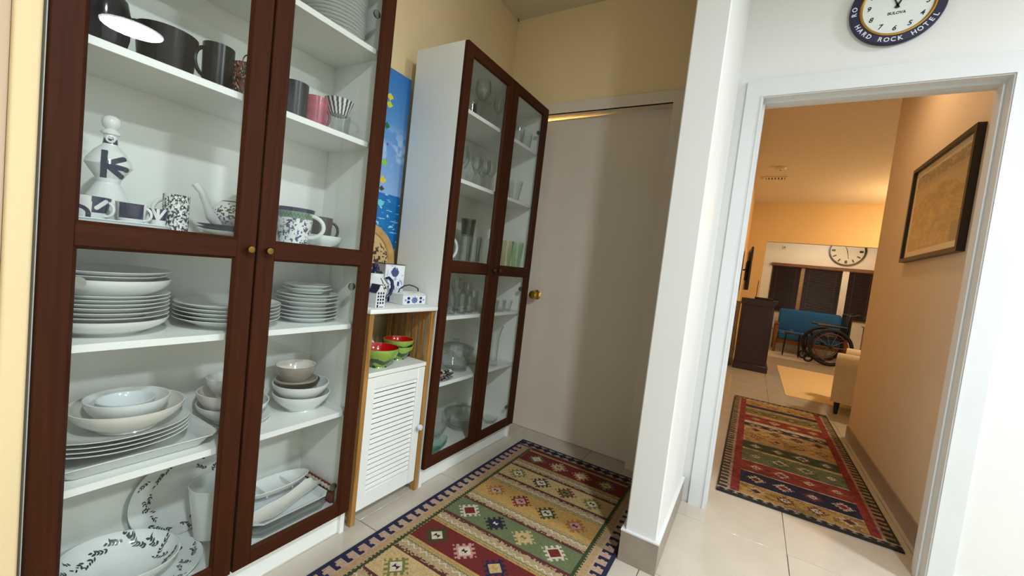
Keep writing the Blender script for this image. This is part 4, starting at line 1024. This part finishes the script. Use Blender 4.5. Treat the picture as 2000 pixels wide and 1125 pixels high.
# ================================================================== HALL AND LIVING ROOM
fr = thing('framed_print', 'black framed sepia print with cream mat on the hall wall', 'picture', (1.9595, 2.81, 1.645))
hw, hh = .425, .285
MB().prism([(-hw, -hh), (hw, -hh), (hw, hh), (-hw, hh), (-hw, -hh + .001), (-hw + .022, -hh + .022), (-hw + .022, hh - .022), (hw - .022, hh - .022), (hw - .022, -hh + .022), (-hw + .022, -hh + .0215)], 'x', -.030, 0).build('frame', 'blackframe', fr, smooth=0)
B(-.012, -.008, -hw + .02, hw - .02, -hh + .02, hh - .02).build('mat_board', 'matboard', fr)
def engrave(u, v):
    q = vnoise(u * 14, v * 16) * .5 + vnoise(u * 40, v * 60) * .5
    hor = .55 + .10 * np.sin(u * 3) + .12 * vnoise(u * 9, u * 0)
    c = np.tile(rgb('#b9a27c'), (len(u), 1))
    c = np.where((v < hor)[:, None], rgb('#a5875a') * (.75 + .5 * q[:, None]), c * (.92 + .12 * q[:, None]))
    c[(v > .86) & (q > .45)] *= .72; c[(v < .22) & (u < .16) & (u > .04)] = rgb('#6f6a5e')
    return c
grid('print', lambda u, v: (0 * u - .0126, -hw + .055 + (2 * hw - .11) * u, -hh + .06 + (2 * hh - .12) * v), 150, 110, engrave, 'v_print', fr)
B(-.022, -.020, -hw + .021, hw - .021, -hh + .021, hh - .021).build('glazing', 'pane', fr)

# ceiling fittings of the living room
sd = thing('smoke_detector', 'round smoke detector on the living room ceiling above the vent', 'detector', (1.265, 5.96, CZ))
MB().lathe([(0, 0), (.062, 0), (.065, -.01), (.055, -.03), (.03, -.036), (0, -.036)], 28).build('housing', 'pot', sd)
MB().lathe([(0, -.0362), (.014, -.0362), (.012, -.041), (0, -.041)], 16).build('test_button', 'taupe_cer', sd)
vt = thing('ceiling_vent', 'small slatted air vent on the living room ceiling', 'vent', (1.225, 6.50, CZ))
MB().prism([(-.14, -.085), (.14, -.085), (.14, .085), (-.14, .085), (-.14, -.084), (-.115, -.06), (-.115, .06), (.115, .06), (.115, -.06), (-.115, -.0605)], 'z', -.014, 0).build('frame', 'pot', vt, smooth=0)
B(-.115, .115, -.06, .06, -.003, -.001).build('duct', 'black', vt)
for n in range(6): B(-.105 + n * .038, -.085 + n * .038, -.06, .06, -.012, -.006).build('vent_slat', 'pot', vt)

hk = thing('ceiling_hook', 'tiny dark hook in the ceiling corner of the nook', 'hook', (-.368, 2.105, CZ))
MB().tube([(0, 0, 0), (0, 0, -.012), (.006, 0, -.02), (.010, 0, -.014)], .0028, 6).build('hook', 'black', hk)

# television on a bracket, turned to the room
tv = thing('television', 'flat black television on a wall bracket seen from behind its edge', 'television', (1.108, 6.30, 1.395), rz=math.atan2(.90, -.06) - PI / 2)
B(-.034, -.012, 0, .90, -.30, .30, bev=.004).build('screen_housing', 'black', tv)
B(-.012, -.008, .01, .89, -.29, .29).build('screen', 'blackgl', tv)
B(-.052, -.034, .25, .65, -.16, .12, bev=.004).build('back_bulge', 'black', tv)
MB().tube([(-.052, .45, 0), (-.066, .58, 0), (-.072, .66, 0)], .012, 8).build('bracket_arm', 'steel', tv)
# espresso cabinet
dc = thing('dark_cabinet', 'espresso brown corner cabinet with moulded top against the living room wall', 'cabinet', (1.255, 6.29, 0))
B(-.205, .170, .02, .60, .10, .90, bev=.003).build('body', 'darkwood', dc)
MB().prism([(-.215, .90), (.175, .90), (.185, .92), (.205, .945), (.218, .965), (.218, .985), (-.215, .985)], 'y', 0, .62).build('cornice', 'darkwood', dc)
B(-.215, .205, .0, .62, 0, .085, bev=.004).build('base', 'darkwood', dc); B(-.21, .19, .01, .61, .085, .10).build('base_moulding', 'darkwood', dc)
B(.170, .184, .04, .58, .13, .87, bev=.002).build('door', 'darkwood', dc)
B(-.17, .14, .014, .021, .16, .84, bev=.003).build('side_field', 'darkwood', dc)
MB().lathe([(.005, 0), (.005, .01), (.012, .016), (.011, .024), (0, .028)], 16).build('knob', 'steel', dc, (.184, .08, .62), (0, PI / 2, 0))
rt = thing('router', 'small flat black router with upright antenna on the dark cabinet', 'router', (1.30, 6.45, .9855))
B(-.11, .11, -.06, .06, 0, .028, bev=.004).build('case', 'black', rt)
MB().tube([(-.095, .05, .02), (-.09, .05, .26)], .004, 8).build('antenna', 'black', rt)
cb = thing('shaded_gap_cables', 'black cables standing in for the shaded gap between the wall and the dark cabinet', 'cable', (1.005, 6.34, 0))  # black cables darken a gap that is mostly just in shade
for n in range(5):
    x = -.018 + n * .010
    MB().tube([(x, .0 + .02 * n, .0045), (x + .006, .01 * n, .25), (x - .004, .012 * n, .6), (x + .003, .01 * n, .93)], .0045, 6).build('cable', 'black', cb)

tag(B(1.61, 2.40, 5.15, 7.30, .0, .005, bev=.001).build('plain_rug', 'rugbeige'), 'plain beige rug on the living room floor', 'rug')
# armchair just past the hall wall
ac = thing('armchair', 'beige rolled-arm armchair just past the end of the hall wall', 'armchair', (1.925, 4.72, 0), rz=-.25)
def arm(yc):
    pts = [(math.cos(a) * .088, .50 + math.sin(a) * .088) for a in [math.radians(-40 + 260 * k / 16) for k in range(17)]]
    P = [(yc + .062, .12)] + [(yc + p, z) for p, z in pts] + [(yc - .062, .12)]
    return MB().prism(P, 'x', .0, .72)
arm(.095).build('arm', 'beigefab', ac); arm(.80).build('arm', 'beigefab', ac)
B(.02, .74, .16, .735, .12, .30, bev=.02, seg=2).build('seat_base', 'beigefab', ac)
B(.0, .60, .165, .73, .30, .45, bev=.04, seg=3).build('seat_cushion', 'beigefab', ac)
B(.60, .80, .10, .80, .12, .88, bev=.06, seg=3).build('backrest', 'beigefab', ac)
for (x, y) in ((.05, .06), (.05, .82), (.70, .06), (.70, .82)):
    MB().lathe([(0, .0055), (.016, .0055), (.026, .12), (0, .12)], 12).build('leg', 'black', ac, (x, y, 0))
# blue sofa
sf = thing('blue_sofa', 'blue buttoned two-seat sofa with oak frame under the sunroom window', 'sofa', (1.60, 9.12, 0), rz=-.0)
for x in (.0, 1.06):
    B(x, x + .05, .0, .05, 0, .52, bev=.008).build('leg', 'oak', sf); B(x, x + .05, .60, .65, 0, .52, bev=.008).build('leg', 'oak', sf)
    B(x - .005, x + .055, -.02, .62, .52, .555, bev=.01, seg=2).build('armrest', 'oak', sf)
B(.05, 1.06, .02, .06, .17, .25, bev=.004).build('front_rail', 'oak', sf)
B(.05, 1.06, .56, .60, .17, .25, bev=.004).build('rear_rail', 'oak', sf)
B(.055, 1.055, .0, .50, .25, .40, bev=.035, seg=3).build('seat_cushion', 'bluefab', sf)
b_ = B(.055, 1.055, -.07, .07, -.02, .44, bev=.05, seg=3).build('back_cushion', 'bluefab', sf, (0, .52, .39), (-.18, 0, 0))
for r in range(2):
    for k in range(4): MB().lathe([(0, 0), (.012, 0), (.010, .005), (0, .007)], 10).build('button', 'bluefab', b_, (.20 + k * .235, -.07, .12 + r * .17), (PI / 2, 0, 0))
# wheelchair in front of the sofa
wc = thing('wheelchair', 'black wheelchair with a large thick-tyred wheel in front of the sofa', 'wheelchair', (2.36, 8.40, 0), rz=.12)
def wheel(y, R, name, r=.028, hub=.03):
    wh = MB().tube([(R * math.cos(g), y, R + r * .9 + R * math.sin(g)) for g in [2 * PI * k / 40 for k in range(40)]], r, 10, closed=True).build(name, 'rubber', wc)
    zc = R + r * .9
    for k in range(10):
        g = 2 * PI * k / 10
        MB().tube([(hub * .5 * math.cos(g), y, zc + hub * .5 * math.sin(g)), ((R - r * .8) * math.cos(g), y, zc + (R - r * .8) * math.sin(g))], .004, 5).build('spoke', 'steel', wh)
    MB().tube([(0, y - .03, zc), (0, y + .03, zc)], hub, 12).build('hub', 'black', wh)
    if R > .2: MB().tube([(R * .80 * math.cos(g), y - .035, zc + R * .80 * math.sin(g)) for g in [2 * PI * k / 36 for k in range(36)]], .008, 8, closed=True).build('push_rim', mat('rose_push_rim', '#6b3038', .4, .1, 30), wh)
wheel(-.05, .285, 'wheel'); wheel(.42, .285, 'wheel')
B(-.20, .22, .02, .36, .42, .50, bev=.015, seg=2).build('seat', 'black', wc)
B(.20, .26, .02, .36, .48, .88, bev=.015, seg=2).build('backrest', 'black', wc)
for y in (.0, .37):
    MB().tube([(-.24, y, .14), (-.24, y, .46), (.23, y, .46), (.24, y, .86), (.34, y, .90)], .012, 8).build('frame_tube', 'black', wc)
    MB().tube([(-.20, y, .66), (.20, y, .66)], .018, 8).build('armrest', 'black', wc)
    cw = MB().tube([(-.26 + .06 * math.cos(g), y + .03, .075 + .06 * math.sin(g)) for g in [2 * PI * k / 20 for k in range(20)]], .015, 8, closed=True).build('caster', 'rubber', wc)
    MB().tube([(-.26, y + .03, .075), (-.26, y + .03, .16), (-.24, y, .18)], .009, 6).build('caster_fork', 'black', cw)
# small tray table
st = thing('side_table', 'small thin-legged dark side table in front of the sofa', 'table', (1.87, 8.78, 0))
B(-.13, .13, -.09, .09, .40, .418, bev=.003).build('top', 'darkwood', st)
for (x, y) in ((-.12, -.08), (.12, -.08), (-.12, .08), (.12, .08)): MB().tube([(x, y, 0), (x * .85, y * .85, .40)], .008, 6).build('leg', 'black', st)
tag(MB().lathe(mugprof(.022, .028, .07, .003), 20).build('tumbler', 'glass', loc=(1.84, 8.76, .4185)), 'small glass on the side table before the sofa', 'glass')
# pale cabinet and plant at the right
pc = thing('low_cabinet', 'pale painted low cabinet at the right edge of the opening', 'cabinet', (3.07, 8.22, 0))
B(-.28, .30, .0, .40, .03, .70, bev=.004).build('body', 'paintcab', pc); B(-.30, .32, -.02, .42, .70, .725, bev=.004).build('top', 'paintcab', pc)
B(-.25, .27, -.012, .0, .08, .66, bev=.003).build('door', 'paintcab', pc); B(-.26, .28, .02, .38, 0, .03).build('base', 'paintcab', pc)
pp = thing('potted_plant', 'leafy green plant in a white pot on the pale low cabinet', 'plant', (2.84, 8.40, .7255))
MB().lathe([(0, 0), (.048, 0), (.062, .11), (.058, .11), (.050, .085), (0, .085)], 24).build('pot', 'pot', pp)
rnd = random.Random(2); lm = MB(); 
for k in range(46):
    a = rnd.uniform(0, 6.283); e = rnd.uniform(.2, 1.35); L_ = rnd.uniform(.07, .15); c, s = math.cos(a), math.sin(a); wv = .014
    p0 = Vector((.02 * c, .02 * s, .09)); p1 = p0 + Vector((c * math.cos(e), s * math.cos(e), math.sin(e))) * L_ * .6; p2 = p0 + Vector((c * math.cos(e * .6), s * math.cos(e * .6), math.sin(e * .6))) * L_
    sd_ = Vector((-s, c, 0)) * wv
    lm.add([p0, p1 + sd_, p2, p1 - sd_, p1 + Vector((0, 0, .003))], [(0, 1, 4), (1, 2, 4), (2, 3, 4), (3, 0, 4)])
lm.build('foliage', 'leaf', pp, kind='stuff')
# clock and socket on the sunroom wall
c2 = thing('wall_clock', 'large round clock with pale face on the far sunroom wall', 'clock', (2.62, 9.999, 2.08))
yl(MB().lathe([(0, 0), (.275, 0), (.29, .01), (.29, .03), (.268, .03), (.262, .014), (0, .014)], 64)).build('case', 'blackframe', c2)
yl(MB().lathe([(0, .0142), (.262, .0142), (.262, .0155), (0, .0155)], 64)).build('dial', 'matboard', c2)
mk = MB()
for h in range(12):
    a = h * PI / 6; c, s = math.cos(a), math.sin(a); w_ = .012 if h % 3 else .02
    mk.prism([(.185 * c - w_ * s, .185 * s + w_ * c), (.245 * c - w_ * s, .245 * s + w_ * c), (.245 * c + w_ * s, .245 * s - w_ * c), (.185 * c + w_ * s, .185 * s - w_ * c)], 'y', -.0168, -.0157)
mk.build('hour_marks', 'blackframe', c2, smooth=0, kind='stuff')
MB().prism([(-.006, 0), (.006, 0), (.035, -.15), (.03, -.155)], 'y', -.019, -.017).build('hand', 'blackframe', c2, smooth=0)
MB().prism([(-.006, 0), (.006, 0), (-.055, .14), (-.06, .135)], 'y', -.021, -.0195).build('hand', 'blackframe', c2, smooth=0)
so = thing('wall_sensor', 'small square white sensor on the far sunroom wall', 'sensor', (1.592, 9.999, 2.075))
B(-.032, .032, -.018, 0, -.04, .04, bev=.006, seg=2).build('case', 'pot', so); yl(MB().lathe([(0, .0182), (.018, .0182), (.016, .024), (0, .025)], 16)).build('lens', 'taupe_cer', so)

# ================================================================== LAMPS
def flush_lamp(name, loc, power, label, col, dm, size=.40):
    t = thing(name, label, 'lamp', loc)
    MB().lathe([(0, .0148), (size / 2 + .02, .0148), (size / 2 + .02, -.02), (size / 2, -.02), (size / 2, -.006), (0, -.006)], 40).build('rim', 'trimw', t)
    MB().lathe([(0, -.0065), (size / 2 - .002, -.0065), (size / 2 - .002, -.019), (size * .4, -.024), (0, -.026)], 40).build('diffuser', dm, t)
    l = area_lamp(name + '_light', (0, 0, -.03), size * .95, power, col); l.parent = t
    return t
flush_lamp('ceiling_lamp', LAMP_A, PW_A, 'round flush ceiling lamp over the right side of the kitchen', COOL, M['diff_cool'])
flush_lamp('ceiling_lamp', LAMP_B, PW_B, 'round flush ceiling lamp above the viewer in the kitchen', COOL, M['diff_cool'], .20)
flush_lamp('ceiling_lamp', FILL_C, PW_FILL_C, 'added unseen fill lamp at the rear right of the kitchen ceiling', COOL, M['diff_cool'])  # added fill: softens the kitchen light, no known fixture here
flush_lamp('ceiling_lamp', (1.5, 2.95, 2.665), PW_HALL_FILL, 'added unseen fill lamp on the hall ceiling just past the doorway', (1, .70, .42), M['diff_warm'], .26)  # invented source hidden by the door header, lifts the hall wall
flush_lamp('ceiling_lamp', (3.2, 5.5, 2.665), 40, 'added unseen ceiling lamp brightening the living room', (1, .76, .50), M['diff_warm'], .34)  # extra source added out of view so floor and rug get brighter
tl = thing('torchiere_lamp', 'tall floor lamp shining at the living room ceiling', 'lamp', (3.15, 7.2, 0))
MB().lathe([(0, 0), (.15, 0), (.15, .02), (.02, .035), (0, .035)], 28).build('base', 'blackframe', tl)
MB().tube([(0, 0, .03), (0, 0, 1.78)], .014, 10).build('pole', 'blackframe', tl)
MB().lathe([(.02, 1.78), (.10, 1.82), (.18, 1.92), (.175, 1.92), (.095, 1.83), (.0, 1.795)], 32).build('shade', 'blackframe', tl)
pl = bpy.data.lights.new('torchiere_light', 'POINT'); pl.energy = PW_LIV; pl.color = WARM; pl.shadow_soft_size = .08
o = bpy.data.objects.new('torchiere_light', pl); COL.objects.link(o); o.parent = tl; o.location = (0, 0, 1.97)
t = thing('ceiling_lamp', 'round flush ceiling lamp of the sunroom', 'lamp', (2.35, 9.05, 2.445))
MB().lathe([(0, .0), (.15, .0), (.15, -.03), (.10, -.07), (0, -.08)], 32).build('diffuser', M['diff_warm'], t)
pl = bpy.data.lights.new('sunroom_light', 'POINT'); pl.energy = PW_SUN; pl.color = (1, .92, .80); pl.shadow_soft_size = .10
o = bpy.data.objects.new('sunroom_light', pl); COL.objects.link(o); o.parent = t; o.location = (0, 0, -.22)
# bulb inside the closet: its light shows over the sagging door
bu = thing('closet_bulb', 'bare bulb on the closet ceiling behind the door', 'bulb', (.1, 2.5, CZ))
MB().lathe([(0, 0), (.03, 0), (.03, -.03), (.015, -.035)], 20).build('socket', 'pot', bu)
MB().lathe([(.013, -.035), (.03, -.07), (.028, -.09), (0, -.105)], 20).build('bulb', M['diff_warm'], bu)
pl = bpy.data.lights.new('closet_light', 'POINT'); pl.energy = 160; pl.color = (1, .90, .68); pl.shadow_soft_size = .03
o = bpy.data.objects.new('closet_light', pl); COL.objects.link(o); o.parent = bu; o.location = (0, 0, -.14)
